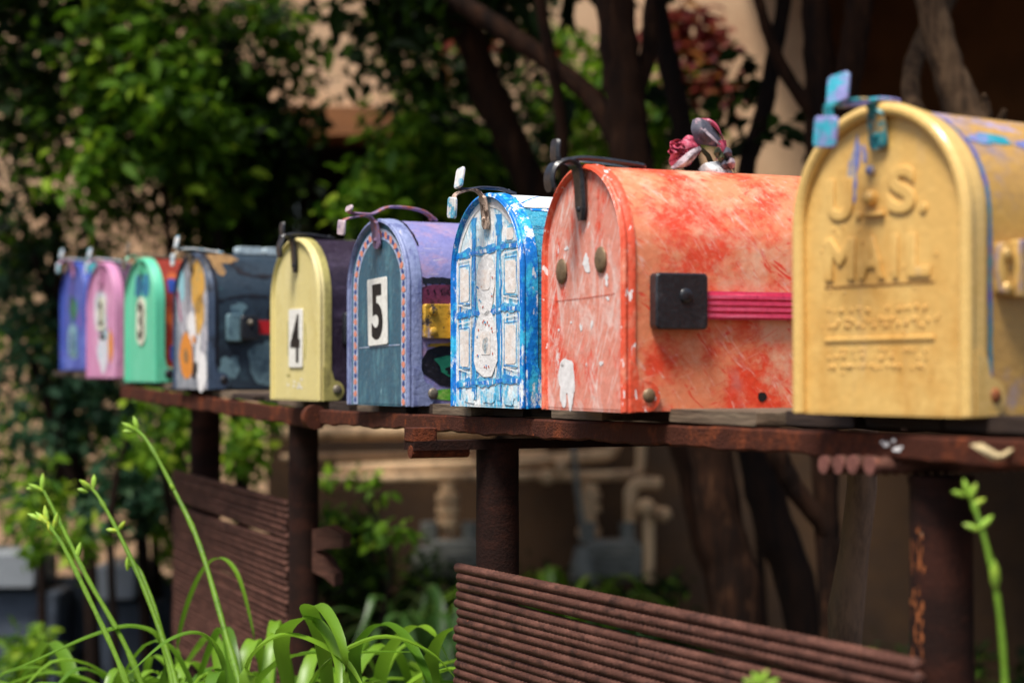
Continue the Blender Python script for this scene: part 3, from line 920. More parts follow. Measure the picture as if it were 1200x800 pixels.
pl = MB(); pl.rbox((-.004, -.0032, .122), (.040, .0014, .062), .003, 0, axis='y')
glyphs(pl, '2', -.004, .122, .024, .046, pl2, 1, bold=.03)
pl.build('number_plate', [cream, ink], door)
latch(root, door, MH, p_face, p_mix, w=.016, drop=.045, reach=.034, up=.024, curl=.018, back=.05, tab=(.016, .020))
rivet('hinge_bolt', door, p_face, (MW / 2 + .004, .020, .014), .007)

# --- 9 blue mailbox ----------------------------------------------------------------
b_face = paint('cobalt_paint', C(62, 84, 170), [(C(96, 118, 200), (14, 14, 8), .5, .62, 151), (C(104, 84, 170), (14, 14, 10), .56, .66, 152), (C(40, 60, 140), (14, 14, 10), .56, .7, 153)], rough=.45, bump=.2)
b_body = paint('teal_paint', C(50, 140, 150), [(C(36, 96, 130), (20, 14, 20), .5, .6, 154)], rough=.5, bump=.2)
b_patch = paint('pale_sage_patch', C(120, 160, 176), [(C(90, 140, 140), (40, 40, 40), .5, .6, 155)], rough=.5, bump=.2)
root, b, d = mailbox(88, 125, 433, 31, 'cobalt blue mailbox with a faded pale patch, farthest along the shelf', b_body, b_face, b_face, b_face)
body = b.build('body', b_body, root)
d.blob(fm, -.010, .058, .030, .034, 3, 5, .12, power=4)
d.blob(fm, -.008, .125, .022, .030, 4, 7, .3)
door = d.build('door', [b_face, b_face, b_face, b_patch, greenp], root, angle=50)
pl = MB(); pl.rbox((-.010, -.0032, .056), (.036, .0014, .050), .003, 0, axis='y')
glyphs(pl, '1', -.010, .056, .012, .036, pl2, 1)
pl.build('number_plate', [b_patch, navy], door)
latch(root, door, MH, p_face, p_mix, w=.016, drop=.03, reach=.036, up=.020, curl=.018, back=.05, tab=(.016, .020))
rivet('hinge_bolt', door, b_face, (MW / 2 + .004, .020, .014), .007)

# ------------------------------------------------------------------ the racks
P1 = Vector((.3065, 1.43, 0)); P2 = Vector((-.0157, 2.13, 0))
u1 = (P2 - P1).normalized(); n1 = Vector((-u1.y, u1.x, 0))      # n1 points to the street side (left, near)
if n1.x > 0: n1 = -n1
P3 = Vector((-.313, 2.95, 0)); P4 = Vector((-.590, 3.78, 0))
u2 = (P4 - P3).normalized(); n2 = Vector((-u2.y, u2.x, 0))
if n2.x > 0: n2 = -n2


def wavy_bar(p0, p1, w, h, name, m, parent, amp=.0018, seed=1, n=60, out=Vector((0, 0, 0))):
    """a rough flame-cut flat bar from p0 to p1, h tall, w thick"""
    g = random.Random(seed)
    d_ = (p1 - p0); L = d_.length; d_ = d_ / L
    sidev = Vector((-d_.y, d_.x, 0)).normalized()
    b = MB(); vs, fs = [], []
    ph = [g.uniform(0, 6) for _ in range(6)]
    for i in range(n + 1):
        c = p0 + d_ * L * i / n
        s = L * i / n
        lo = amp * (math.sin(s * 38 + ph[0]) + .7 * math.sin(s * 91 + ph[1]) + .5 * math.sin(s * 170 + ph[2]))
        hi = amp * .5 * (math.sin(s * 31 + ph[3]) + .7 * math.sin(s * 77 + ph[4]))
        sw = amp * .5 * math.sin(s * 50 + ph[5])
        ch = .002
        for (a, z) in ((-w / 2, -h / 2 + lo + ch), (-w / 2 + ch, -h / 2 + lo), (w / 2 - ch, -h / 2 + lo), (w / 2, -h / 2 + lo + ch), (w / 2, h / 2 + hi - ch), (w / 2 - ch, h / 2 + hi), (-w / 2 + ch, h / 2 + hi), (-w / 2, h / 2 + hi - ch)):
            vs.append(c + sidev * (a + sw) + Vector((0, 0, z)))
    k = 8
    for i in range(n):
        for j in range(k):
            jj = (j + 1) % k
            fs.append((i * k + j, i * k + jj, (i + 1) * k + jj, (i + 1) * k + j))
    fs.append(tuple(range(k - 1, -1, -1))); fs.append(tuple(range(n * k, n * k + k)))
    b.add(vs, fs)
    return b.build(name, m, parent)


def rebar_rod(mb, p0, p1, r, pitch=.0065, n=8, mi=0, sag=0.0, endmi=None, rib=.17):
    d_ = p1 - p0; L = d_.length
    k = max(2, int(L / (pitch / 2)))
    pts, rs = [], []
    for i in range(k + 1):
        t = i / k
        p = p0.lerp(p1, t)
        p.z += sag * math.sin(math.pi * t)
        pts.append(p); rs.append(r * (1 + rib) if i % 2 else r * (1 - rib * .5))
    mb.tube(pts, rs, n, mi, cap=True)


def rebar_panel(name, pa, pb, ztop, rows, pitch, r, parent, gaps, seed, rp=.0085, n=8):
    """close-set horizontal rebar rods; gaps = {row: (extra at a, extra mid, extra at b)} """
    g = random.Random(seed)
    mb = MB()
    za = zb = ztop; 
    dirv = (pb - pa).normalized()
    for i in range(rows):
        if i in gaps:
            za -= gaps[i][0]; zb -= gaps[i][1]
        a = pa - dirv * g.uniform(-.004, .004); b = pb + dirv * g.uniform(-.004, .004)
        sag = g.uniform(-.0012, .0012)
        if i in gaps and len(gaps[i]) > 2: sag = gaps[i][2]
        off = n1 * g.uniform(-.0008, .0008)
        rebar_rod(mb, Vector((a.x, a.y, za)) + off, Vector((b.x, b.y, zb)) + off, r, rp, n, 0, sag)
        za -= pitch; zb -= pitch
    return mb.build(name, rebar_m, parent, angle=80), min(za, zb)


def post(parent, P, r, ztop, m=None, zb=-.05):
    b = MB()
    pts = [(P.x, P.y, zb + (ztop - zb) * i / 24) for i in range(25)]
    b.tube(pts, [r * (1 + .01 * math.sin(i * 2.1)) for i in range(25)], 28)
    b.tube([(P.x, P.y, ztop - .003), (P.x, P.y, ztop + .003)], r * 1.06, 20)
    o = b.build('post', m or rust_dark, parent)
    return o


def Z(v): return CAMZ + v


rack = empty('mailbox_rack', (0, 0, 0), 0, 'rusty iron rack on pipe posts carrying the nearer mailboxes from gold to teal', 'mailbox rack', 'iron mailbox racks')


def pt1(t, off, z): return P1 + u1 * t + n1 * off + Vector((0, 0, Z(z)))


Lr = (P2 - P1).length
b0, b1 = pt1(-.45, .030, -.0553), pt1(1.285, .030, -.0653)
wavy_bar(b0, b1, .006, .0190, 'front_beam', rust, rack, .0008, 5, 300)
fl = wavy_bar(pt1(-.45, .008, -.0485), pt1(1.27, .008, -.0585), .042, .004, 'beam_flange', rust_dark, rack, .0006, 6, 60)
wavy_bar(pt1(-.30, -.40, -.055), pt1(1.28, -.40, -.062), .006, .022, 'rear_beam', rust_dark, rack, .001, 7, 60)
# round pipe end where the beam stops
b = MB(); b.tube([pt1(1.278, .038, -.0655), pt1(1.262, .038, -.0653)], .016, 18); b.build('end_cap', rust, rack)
o1 = post(rack, P1 + Vector((.006, 0, 0)), .0228, Z(-.082)); o1['label'] = 'near post with orange rust flakes'
post(rack, P2, .0232, Z(-.084))
# flaking paint on the near post
chip = paint('orange_rust_flakes', C(156, 88, 42), [(C(104, 54, 30), (120, 120, 120), .5, .62, 161), (C(236, 190, 150), (160, 160, 160), .66, .7, 162)], rough=.7, bump=.5)
b = MB(); g = random.Random(11)
pm = lambda s, z: Vector((P1.x + .006 + .0232 * math.cos(s), P1.y + .0232 * math.sin(s), z))
for i in range(60):
    zc = Z(-.115 - .13 * g.random() ** .9)
    b.blob(pm, math.pi + g.gauss(.58, .20), zc, g.uniform(.012, .06), g.uniform(.0010, .0050) , 0, i, .55, n=9, rings=1)
b.build('rust_flakes', chip, rack)
# boards lying across the beams, one by one
zt = lambda t: -.0335 - .0090 * t
boards = [(-.40, .14, .033, wood_grey), (-.245, .13, .024, wood_grey), (-.075, .10, .012, wood_dark), (.03, .10, .004, wood_dark), (.135, .10, .010, wood_dark), (.262, .15, .032, wood_old),
          (.40, .10, .006, wood_dark), (.515, .115, .032, wood_old), (.625, .09, .008, wood_dark), (.715, .08, .014, wood_dark), (.822, .115, .032, wood_old),
          (.935, .09, .010, wood_dark), (1.035, .095, .020, wood_dark), (1.135, .09, .012, wood_old), (1.23, .08, .018, wood_dark)]
ang1 = math.atan2(u1.y, u1.x)
for (t, w, o, m) in boards:
    c = pt1(t, o - .24, zt(t) - .0062)
    bb = MB(); bb.rbox((0, 0, 0), (w - .005, .48, .0112), .0012, 0, axis='y')
    bo = bb.build('board', m, rack); bo.location = c
    bo.rotation_euler = (0, 0, ang1 + rnd.uniform(-.01, .01))
# rebar cross rods, four cut ends showing
g = random.Random(4)
for i, px in enumerate((965, 982, 999, 1019)):
    bb = MB()
    D = 1.475 - i * .0185
    e = at(px, 544 + (1.5 if i == 3 else 0), D)
    q = e - n1 * .46
    rebar_rod(bb, e, q, .0064, .009, 12, 0)
    bb.tube([e + n1 * .0006, e + n1 * .0002 - n1 * .001], .0070, 14, 1)
    bb.build('cross_rod', [rebar_m, rebar_end], rack, angle=60)
# crossing bar at the second post
bb = MB()
c0, c1 = pt1(Lr - .005, .105, -.083), pt1(Lr - .005, -.42, -.083)
bb.box((c0 + c1) / 2, ((c1 - c0).length, .030, .010), 0, Matrix.Rotation(math.atan2((c1 - c0).y, (c1 - c0).x), 3, 'Z'))
bb.build('cross_bar', rust_dark, rack)
bb = MB()
bb.rbox(pt1(Lr - .005, .092, -.0715), (.028, .028, .015), .003, 0, Matrix.Rotation(ang1, 3, 'Z'), 'z')
bb.tube([pt1(Lr - .010, .106, -.0895), pt1(Lr - .010, .04, -.0895)], .007, 10)
bb.build('spacer_block', rust, rack)
pa = P1 + u1 * -.030 + n1 * .033
pb = P2 + u1 * .030 + n1 * .033
rebar_panel('rebar_panel', pa, pb, Z(-.2095), 42, .0094, .0049, rack, {0: (.001, .009), 2: (.0004, .0004, .0008), 3: (.0004, .0004, -.0035), 4: (.0, .0, -.002)}, 3)
# welds and stay at the ends of the panel
for i in range(12):
    bb = MB()
    bb.ball(P1 + n1 * .026 + Vector((0, 0, Z(-.215 - i * .03))) + u1 * .006, .006, 0, 8, 5, (1, 1, .8))
    bb.build('weld', rust_dark, rack)
# wooden pole holding up the back
bark_pole = paint('peeled_branch_wood', C(140, 108, 82), [(C(96, 72, 54), (30, 30, 8), .46, .62, 163), (C(134, 116, 98), (14, 14, 4), .55, .7, 164)], rough=.8, bump=.6, bscale=120, stretch=(1, 1, .3), grain=.15)
bb = MB(); q = []
pp = at(1000, 560, 2.36)
bb.tube([(pp.x + .012 * math.sin(i * .9), pp.y, -.05 + (Z(-.075) + .05) * i / 16) for i in range(17)], [.0225 + .003 * (i in (9, 13)) - .0003 * i for i in range(17)], 14, jit=.04)
bb.build('wooden_prop', bark_pole, rack)

rack2 = empty('mailbox_rack', (0, 0, 0), 0, 'rusty iron rack carrying the farther mailboxes from pale yellow to cobalt', 'mailbox rack', 'iron mailbox racks')


def pt2(t, off, z): return P3 + u2 * t + n2 * off + Vector((0, 0, Z(z)))


L2 = (P4 - P3).length
S0 = Vector((-.262, 2.70, 0)); S1 = Vector((-.95, 4.10, 0))
uS = (S1 - S0).normalized(); nS = Vector((-uS.y, uS.x, 0))
if nS.x > 0: nS = -nS
z2 = lambda t: -.0425 + .0295 * (2.70 + .90 * t - 2.95)


def ps(t, off, z): return S0 + uS * t + nS * off + Vector((0, 0, Z(z)))


wavy_bar(ps(0, .0, z2(0) - .0235), ps(.80, .0, z2(.80) - .0235), .006, .024, 'front_beam', rust, rack2, .0010, 8, 60)
wavy_bar(ps(.80, .0, z2(.80) - .0235), ps(1.04, .0, z2(1.04) - .0235), .006, .024, 'front_beam', rust, rack2, .0010, 8, 60)
ang2 = math.atan2(u2.y, u2.x); angS = math.atan2(uS.y, uS.x)
t = .03
k = 0
while t < 1.60:
    c = ps(t, -.012 - .24 + .01 * math.sin(k * 2.3), z2(t) - .0055)
    bb = MB(); bb.rbox((0, 0, 0), (.105, .48, .009), .0012, 0, axis='y')
    bo = bb.build('board', (wood_dark, wood_old, wood_dark)[k % 3], rack2); bo.location = c
    bo.rotation_euler = (R(0), -math.atan(.0265), angS)
    t += .11; k += 1
post(rack2, P3, .0225, Z(-.070))
post(rack2, P4, .029, Z(-.050))
pa2 = Vector(at(338, 590, 3.02)); pb2 = Vector(at(206, 555, 3.93))
rebar_panel('rebar_panel', Vector((pa2.x, pa2.y, 0)), Vector((pb2.x, pb2.y, 0)), Z(-.210), 35, .0101, .0052, rack2, {6: (.001, .010)}, 5, .009, 6)
bb = MB()
for (x0, y0, x1, y1, x2, y2, h) in ((366, 620, 384, 616, 402, 626, 26), (366, 645, 380, 652, 392, 672, 24)):
    D = 2.93
    vs = [at(x0, y0, D), at(x1, y1, D), at(x2, y2, D), at(x2, y2 + h * .6, D), at(x1, y1 + h, D), at(x0, y0 + h, D)]
    vs2 = [v + Vector((.01, .03, 0)) for v in vs]
    fs = [(0, 1, 4, 5), (1, 2, 3, 4), (6, 11, 10, 7), (7, 10, 9, 8)] + [(i, (i + 1) % 6, 6 + (i + 1) % 6, 6 + i) for i in range(6)]
    bb.add(vs + vs2, fs)
bb.build('bent_bracket', rebar_m, rack2, smooth=False)
# beam to post straps
# ------------------------------------------------------------------ small things on and under the shelf
ros_pink = paint('faded_pink_cloth', C(190, 74, 100), [(C(120, 24, 50), (90, 90, 90), .48, .58, 171), (C(214, 150, 166), (70, 70, 70), .55, .64, 172), (C(90, 80, 90), (80, 80, 80), .60, .68, 170)], rough=.6, bump=.2)
ros_grey = paint('grey_purple_leaf', C(84, 84, 96), [(C(170, 140, 150), (50, 50, 50), .54, .62, 173), (C(46, 48, 58), (60, 60, 60), .5, .62, 174)], rough=.6, bump=.2)
ros_white = paint('cracked_white_paint', C(206, 210, 212), [(C(110, 90, 76), (110, 110, 110), .54, .60, 175)], rough=.6, bump=.3)
ros_green = paint('dull_stem_green', C(52, 58, 34), [(C(90, 90, 60), (60, 60, 60), .5, .6, 176)], rough=.7, bump=.2)
FD = 1.83


def sheet(mb, rows, mi, thick=.0011, D=FD):
    """curved petal from rows of pixels (x, y, dD mm)"""
    P_ = [[at(x, y, D + dd * .001) for (x, y, dd) in r] for r in rows]
    # refine each row
    Q = [smooth_path(r, 3) if len(r) > 2 else r for r in P_]
    cols = len(Q[0])
    QQ = []
    for j in range(cols):
        QQ.append(smooth_path([r[j] for r in Q], 3))
    n_, m_ = len(QQ), len(QQ[0])
    vs = [p for r in QQ for p in r]
    vs2 = [p + Vector((thick * .3, thick, thick * .2)) for p in vs]
    fs = []
    N = n_ * m_
    for i in range(n_ - 1):
        for j in range(m_ - 1):
            a = i * m_ + j
            fs.append((a, a + 1, a + m_ + 1, a + m_))
            fs.append((N + a, N + a + m_, N + a + m_ + 1, N + a + 1))
    ring = [j for j in range(m_)] + [i * m_ + m_ - 1 for i in range(1, n_)] + [(n_ - 1) * m_ + j for j in range(m_ - 2, -1, -1)] + [i * m_ for i in range(n_ - 2, 0, -1)]
    for a, b_ in zip(ring, ring[1:] + ring[:1]): fs.append((a, N + a, N + b_, b_))
    mb.add(vs + vs2, fs, mi)


fbase = at(838, 208, FD)
rose = empty('artificial_flower', (0, 0, 0), 0, 'faded pink cloth flower with grey and white leaves on the coral mailbox', 'flower')
b = MB()
sheet(b, [[(786, 182, 0), (784, 190, 6), (792, 196, 2)], [(792, 168, -10), (796, 178, -14), (806, 190, -6)], [(806, 163, -6), (812, 172, -14), (818, 182, -4)], [(820, 168, 4), (820, 172, 0), (822, 176, 2)]], 0)
sheet(b, [[(784, 190, 4), (788, 196, 2), (796, 197, 4)], [(798, 184, -16), (802, 191, -18), (808, 194, -10)], [(814, 172, -8), (814, 181, -8), (812, 188, -4)]], 0)
sheet(b, [[(800, 163, 6), (806, 158, 4), (814, 160, 4)], [(806, 168, 0), (812, 166, -4), (820, 168, 0)], [(812, 174, 0), (818, 174, -3), (822, 176, 0)]], 0)
b.ball(at(798, 180, FD + .012), .007, 0, 10, 7, (1.3, 1, 1))
g = random.Random(9)
for k in range(7):
    cx_, cy_ = 796 + g.uniform(-8, 14), 176 + g.uniform(-10, 10); a_ = g.uniform(0, 6.28); q_ = g.uniform(5, 8)
    c_, s_ = math.cos(a_) * q_, math.sin(a_) * q_
    sheet(b, [[(cx_ - c_ - s_ * .5, cy_ - s_ + c_ * .5, -8), (cx_ - c_, cy_ - s_, -18), (cx_ - c_ + s_ * .5, cy_ - s_ - c_ * .5, -12)],
              [(cx_ - s_ * .7, cy_ + c_ * .7, -16), (cx_, cy_, -8), (cx_ + s_ * .7, cy_ - c_ * .7, -18)],
              [(cx_ + c_ - s_ * .3, cy_ + s_ + c_ * .3, -6), (cx_ + c_, cy_ + s_, -14), (cx_ + c_ + s_ * .3, cy_ + s_ - c_ * .3, -4)]], 0)
b.build('petals', [ros_pink], rose)
b = MB()
sheet(b, [[(812, 140, 0), (810, 152, -4), (816, 168, -2)], [(820, 138, -6), (824, 154, -14), (826, 170, -6)], [(832, 144, 0), (838, 160, -6), (842, 172, 0)], [(838, 152, 8), (846, 164, 4), (850, 172, 6)]], 0)
sheet(b, [[(822, 138, 4), (824, 140, 2), (826, 143, 2)], [(832, 139, 2), (834, 142, -2), (836, 148, 0)], [(841, 146, 4), (843, 151, 0), (844, 157, 2)], [(848, 162, 6), (849, 166, 4), (850, 170, 6)]], 1)
sheet(b, [[(790, 194, -4), (795, 195, -6), (800, 195, -6)], [(804, 182, -12), (806, 186, -16), (808, 190, -12)], [(818, 172, -6), (820, 175, -8), (818, 180, -6)]], 0)
sheet(b, [[(838, 168, 0), (842, 178, 0), (838, 188, 0)], [(844, 164, -6), (848, 174, -8), (848, 182, -4)], [(851, 164, 0), (852, 172, 0), (852, 178, 2)]], 1)
sheet(b, [[(846, 176, 0), (848, 186, 0), (852, 200, 0)], [(852, 172, -4), (856, 184, -8), (858, 198, -4)], [(857, 178, 0), (861, 188, 0), (861, 202, 2)]], 2)
sheet(b, [[(786, 196, -16), (790, 198, -20), (797, 198, -16)], [(797, 186, -22), (803, 190, -26), (807, 193, -22)], [(809, 176, -20), (813, 180, -24), (816, 184, -20)], [(820, 171, -14), (821, 173, -14), (822, 175, -14)]], 3)
sheet(b, [[(822, 150, -18), (824, 152, -20), (826, 150, -18)], [(832, 158, -20), (833, 161, -22), (836, 160, -20)], [(842, 168, -14), (843, 170, -16), (845, 169, -14)]], 3)
for (x_, y_) in ((846, 184), (853, 178), (849, 192), (857, 190), (842, 178)):
    sheet(b, [[(x_ - 4, y_ - 3, -4), (x_ - 1, y_ - 6, -10), (x_ + 3, y_ - 4, -4)], [(x_ - 5, y_ + 2, -10), (x_, y_, -16), (x_ + 5, y_ + 1, -8)], [(x_ - 2, y_ + 7, -4), (x_ + 1, y_ + 8, -8), (x_ + 4, y_ + 6, -4)]], (2, 0, 3, 2, 1)[(x_ + y_) % 5])
ros_pale = paint('pale_mauve_leaf', C(176, 160, 166), [(C(110, 96, 104), (90, 90, 90), .5, .6, 177)], rough=.6, bump=.2)
b.build('leaves', [ros_grey, ros_pink, ros_green, ros_pale], rose)
b = MB()
sheet(b, [[(818, 198, 0), (822, 204, -4), (832, 209, -6)], [(826, 191, -8), (834, 199, -14), (844, 209, -12)], [(838, 189, -6), (846, 198, -12), (856, 208, -8)], [(852, 186, 0), (856, 196, 0), (862, 210, 2)]], 0)
b.build('white_leaf', [ros_white], rose)
b = MB()
b.tube([at(838, 210, FD + .01), at(836, 196, FD + .004), at(830, 182, FD), at(822, 174, FD)], [.0035, .003, .0026, .002], 8)
b.tube([at(842, 210, FD + .01), at(850, 196, FD + .01), at(846, 180, FD + .006)], [.005, .006, .003], 8)
b.build('stem', ros_green, rose)
b = MB()
b.tube([at(792, 196, FD), at(786, 203, FD + .004)], .0012, 6)
b.build('stem', ros_green, rose)

dl = paint('dry_pale_leaf', C(196, 176, 132), [(C(140, 112, 70), (60, 60, 60), .5, .65, 181)], rough=.6, bump=.2)
b = MB()
sheet(b, [[(1136, 521, 0), (1142, 520, 0), (1150, 519, 4)], [(1150, 530, -4), (1156, 527, -6), (1162, 526, 0)], [(1168, 540, -6), (1172, 535, -8), (1172, 531, -2)], [(1192, 527, 0), (1190, 524, -2), (1184, 524, 2)]], 0, D=1.30)
o = b.build('curled_leaf', dl, None); tag(o, 'curled pale dry leaf caught under the rusty beam by the post', 'leaf')
# paint splashes on the beam belong to it
b = MB(); g = random.Random(2)
bp = lambda s, z: pt1(s, .0340, z)
for (s, z, r_) in ((.010, -.0560, .0035), (-.003, -.0590, .004), (.001, -.0530, .0025), (-.008, -.0575, .002), (.015, -.0545, .002)):
    b.blob(bp, s, z, r_, r_ * .6, 0, int(s * 1000) + 50, .4, rings=1, n=10)
b.build('paint_splash', white_p, rack)
pale = paint('pale_blue_board_paint', C(186, 204, 212), [(C(140, 160, 170), (60, 60, 60), .5, .65, 182)], rough=.6, bump=.2)
for i, (xm, D, ln) in enumerate(((290, 3.246, .040), (317, 3.268, .026))):
    b = MB()
    q = at(xm, 298, D); q.z = CAMZ - .0348 + .22 + .0068
    b.rbox((0, 0, 0), (ln, .026, .012), .003, 0, None, 'y')
    o = b.build('wood_strip', pale, None)
    o.location = q; o.rotation_euler = (0, 0, math.atan2(.49, .87))
    tag(o, ('longer pale blue wood strip on top of the slate mailbox', 'short pale blue wood strip beside the latch of the number 4 mailbox')[i], 'wood strip', 'pale strips over the slate mailbox')

# ------------------------------------------------------------------ ground
soil = paint('dark_garden_soil', C(70, 54, 40), [(C(44, 34, 26), (6, 6, 6), .45, .6, 191), (C(110, 88, 62), (25, 25, 25), .58, .7, 192), (C(60, 70, 34), (9, 9, 9), .6, .7, 193)], rough=.95, bump=1.0, bscale=60, grain=.3)
b = MB(); N = 90
xs = [-60, -30, -15, -9] + [-6 + 12 * i / N for i in range(N + 1)] + [9, 15, 30, 60]
ys_ = [-30, -10, -3] + [-1 + 11 * i / N for i in range(N + 1)] + [14, 25, 60, 120]
vs = []
for y in ys_:
    for x in xs:
        z = .22 * math.exp(-((x + .55) ** 2 / .45 + (y - 2.55) ** 2 / .5)) + .03 * math.sin(x * 3.1 + y * 1.7) * math.sin(y * 2.3 - x)
        vs.append((x, y, z - .02 if abs(x) < 8 and y < 11 else -.02))
m_ = len(xs)
b.add(vs, [(i * m_ + j, i * m_ + j + 1, (i + 1) * m_ + j + 1, (i + 1) * m_ + j) for i in range(len(ys_) - 1) for j in range(m_ - 1)])
o = b.build('ground', soil, None, angle=180); tag(o, kind='structure')

# ------------------------------------------------------------------ house behind
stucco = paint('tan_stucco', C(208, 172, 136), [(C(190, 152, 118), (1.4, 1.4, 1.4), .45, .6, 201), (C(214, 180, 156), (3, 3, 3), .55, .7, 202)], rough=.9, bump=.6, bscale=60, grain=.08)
stucco_b = paint('shade_brown_stucco', C(74, 50, 26), [(C(54, 36, 20), (1.4, 1.4, 1.4), .45, .6, 203)], rough=.9, bump=.6, bscale=60, grain=.08)  # darker copy of the stucco, tree shade put into the colour
stucco_p = paint('porch_shade_stucco', C(132, 88, 52), [(C(108, 72, 42), (1.4, 1.4, 1.4), .45, .6, 205)], rough=.9, bump=.6, bscale=60, grain=.08)  # stucco darkened to brown to carry the shade of the recess
lintel_m = paint('varnished_lintel_wood', C(140, 88, 44), [(C(104, 64, 34), (1, 20, 20), .45, .6, 204)], rough=.7, bump=.4, bscale=40)
dark_m = paint('opening_shade_plaster', C(40, 34, 30), rough=.9, bump=.2)  # near-black colour stands for the shade inside the opening
glass_m = paint('dark_glass', C(20, 22, 24), rough=.08, bump=0, grain=0)
house = empty('house', (0, 7.6, 0), 0, 'tan stucco house with a porch added for shade, its walls coloured darker, behind the trees', 'house')


def hbox(name, x0, x1, y0, y1, z0, z1, m):
    b = MB(); b.box(((x0 + x1) / 2, (y0 + y1) / 2 - 7.6, (z0 + z1) / 2), (x1 - x0, y1 - y0, z1 - z0))
    return b.build(name, m, house, smooth=False)


WY = 7.6
pxX = lambda px, D: (px - 600) / F * D
pyZ = lambda py, D: CAMZ + (430 - py) / F * D
xa, xb = pxX(318, WY), pxX(492, WY)
zl0, zl1 = pyZ(160, WY), pyZ(126, WY)
hbox('wall', -9, xa, WY, WY + .3, -.1, zl0, stucco)
hbox('wall', -9, xa - .202, WY + .001, WY + .3, zl0 + .001, zl1 - .001, stucco)
hbox('wall', -9, pxX(955, WY), WY + .002, WY + .3, zl1, 3.6, stucco)
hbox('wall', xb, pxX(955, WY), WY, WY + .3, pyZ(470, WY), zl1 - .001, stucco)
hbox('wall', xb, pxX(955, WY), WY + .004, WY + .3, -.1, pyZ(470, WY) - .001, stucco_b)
hbox('lintel', xa - .2, xb + .05, WY - .07, WY + .29, zl0, zl1 - .003, lintel_m)
hbox('opening_back', xa, xb, WY + .9, WY + 1.0, -.1, zl0, dark_m)  # back panel of the opening, coloured dark for shade
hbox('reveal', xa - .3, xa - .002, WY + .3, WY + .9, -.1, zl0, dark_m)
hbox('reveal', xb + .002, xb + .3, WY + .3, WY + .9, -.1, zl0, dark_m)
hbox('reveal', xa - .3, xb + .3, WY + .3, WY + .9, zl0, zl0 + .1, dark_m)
xp = pxX(955, WY)
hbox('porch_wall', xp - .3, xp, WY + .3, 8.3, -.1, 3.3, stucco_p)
hbox('porch_wall', xp - .3, 9, 8.3, 8.5, -.1, 3.3, stucco_p)  # set back under the added roof to keep it dark
hbox('unseen_shade_roof', xp - .3, 9, 4.6, 8.5, 2.75, 2.9, lintel_m)  # roof out of view, added to shade the right-hand walls
hbox('eave', -9, xp - .3, WY - .12, WY + .3, 3.6, 3.75, lintel_m)
hbox('post', 3.6, 3.75, 4.7, 4.85, -.1, 2.75, lintel_m)  # unseen post under the added roof
# low wall before the added porch, tree shade put into its brown
lw = MB(); lw.box((1.45, 7.3, .46), (4.7, .16, 1.12)); lo = lw.build('garden_wall', stucco_b, None, smooth=False)
tag(lo, 'low stucco wall coloured dark for shade behind the gas pipes and trunks', 'wall')

# ------------------------------------------------------------------ gas meters and their pipes
pipe_m = paint('tan_painted_pipe', C(238, 198, 152), [(C(120, 84, 62), (12, 12, 12), .5, .65, 211)], rough=.55, bump=.3)
meter_m = paint('grey_blue_meter_paint', C(132, 132, 124), [(C(92, 92, 88), (16, 16, 16), .5, .62, 212)], rough=.5, bump=.3)
PD = 6.9


def pipe(mb, pts, rpx, D=PD):
    mb.tube([at(x, y, D) for (x, y) in pts], rpx / F * D, 12)


pip = empty('gas_piping', (0, 0, 0), 0, 'tan painted gas pipes running along the house wall under the shelf', 'pipes')
b = MB(); pipe(b, [(330, 508), (480, 505), (586, 503)], 9); b.build('pipe', pipe_m, pip)
b = MB(); pipe(b, [(395, 551), (560, 545), (660, 538), (710, 533), (717, 530), (720, 522), (720, 490)], 8); b.build('pipe', pipe_m, pip)
b = MB(); pipe(b, [(370, 562), (560, 558), (700, 557), (742, 556), (749, 552), (751, 540), (751, 440)], 6, PD - .05); b.build('pipe', pipe_m, pip)
b = MB()
b.tube([at(525, 566, PD - .1), at(525, 640, PD - .1)], [.026, .026], 12)
for y in (578, 592, 606, 632): b.tube([at(525, y, PD - .1), at(525, y + 9, PD - .1)], .040, 12)
b.build('valve', pipe_m, pip)
b = MB()
b.tube([at(692, 566, PD - .1), at(688, 600, PD - .1), at(692, 634, PD - .1)], [.028, .03, .034], 12)
for y in (576, 590, 618): b.tube([at(690, y, PD - .1), at(690, y + 9, PD - .1)], .042, 12)
b.build('valve', pipe_m, pip)
b = MB(); pipe(b, [(739, 632), (739, 575), (743, 568), (752, 565), (774, 567)], 8, PD - .1)
b.build('pipe', pipe_m, pip)
b = MB(); pipe(b, [(760, 680), (760, 600)], 7, PD - .16); b.ball(at(757, 594, PD - .18), .032, 0, 12, 8); b.tube([at(757, 596, PD - .18), at(783, 602, PD - .18)], [.02, .018], 10); b.ball(at(778, 602, PD - .2), .026)
b.build('hose_bib', pipe_m, pip)
b = MB(); pipe(b, [(330, 536), (470, 534), (600, 531), (640, 531)], 4, PD + .06); b.build('pipe', pipe_m, pip)
b = MB(); b.ball(at(641, 558, PD - .1), .028); b.tube([at(651, 548, PD - .04), at(663, 548, PD - .04)], .034, 12); b.build('fitting', pipe_m, pip)
b = MB(); b.tube([at(560, 540, PD), at(570, 540, PD)], .03, 12); b.build('coupling', pipe_m, pip)
b = MB(); pipe(b, [(670, 500), (675, 560), (683, 620)], 3.5, PD - .2); b.build('conduit', meter_m, pip)
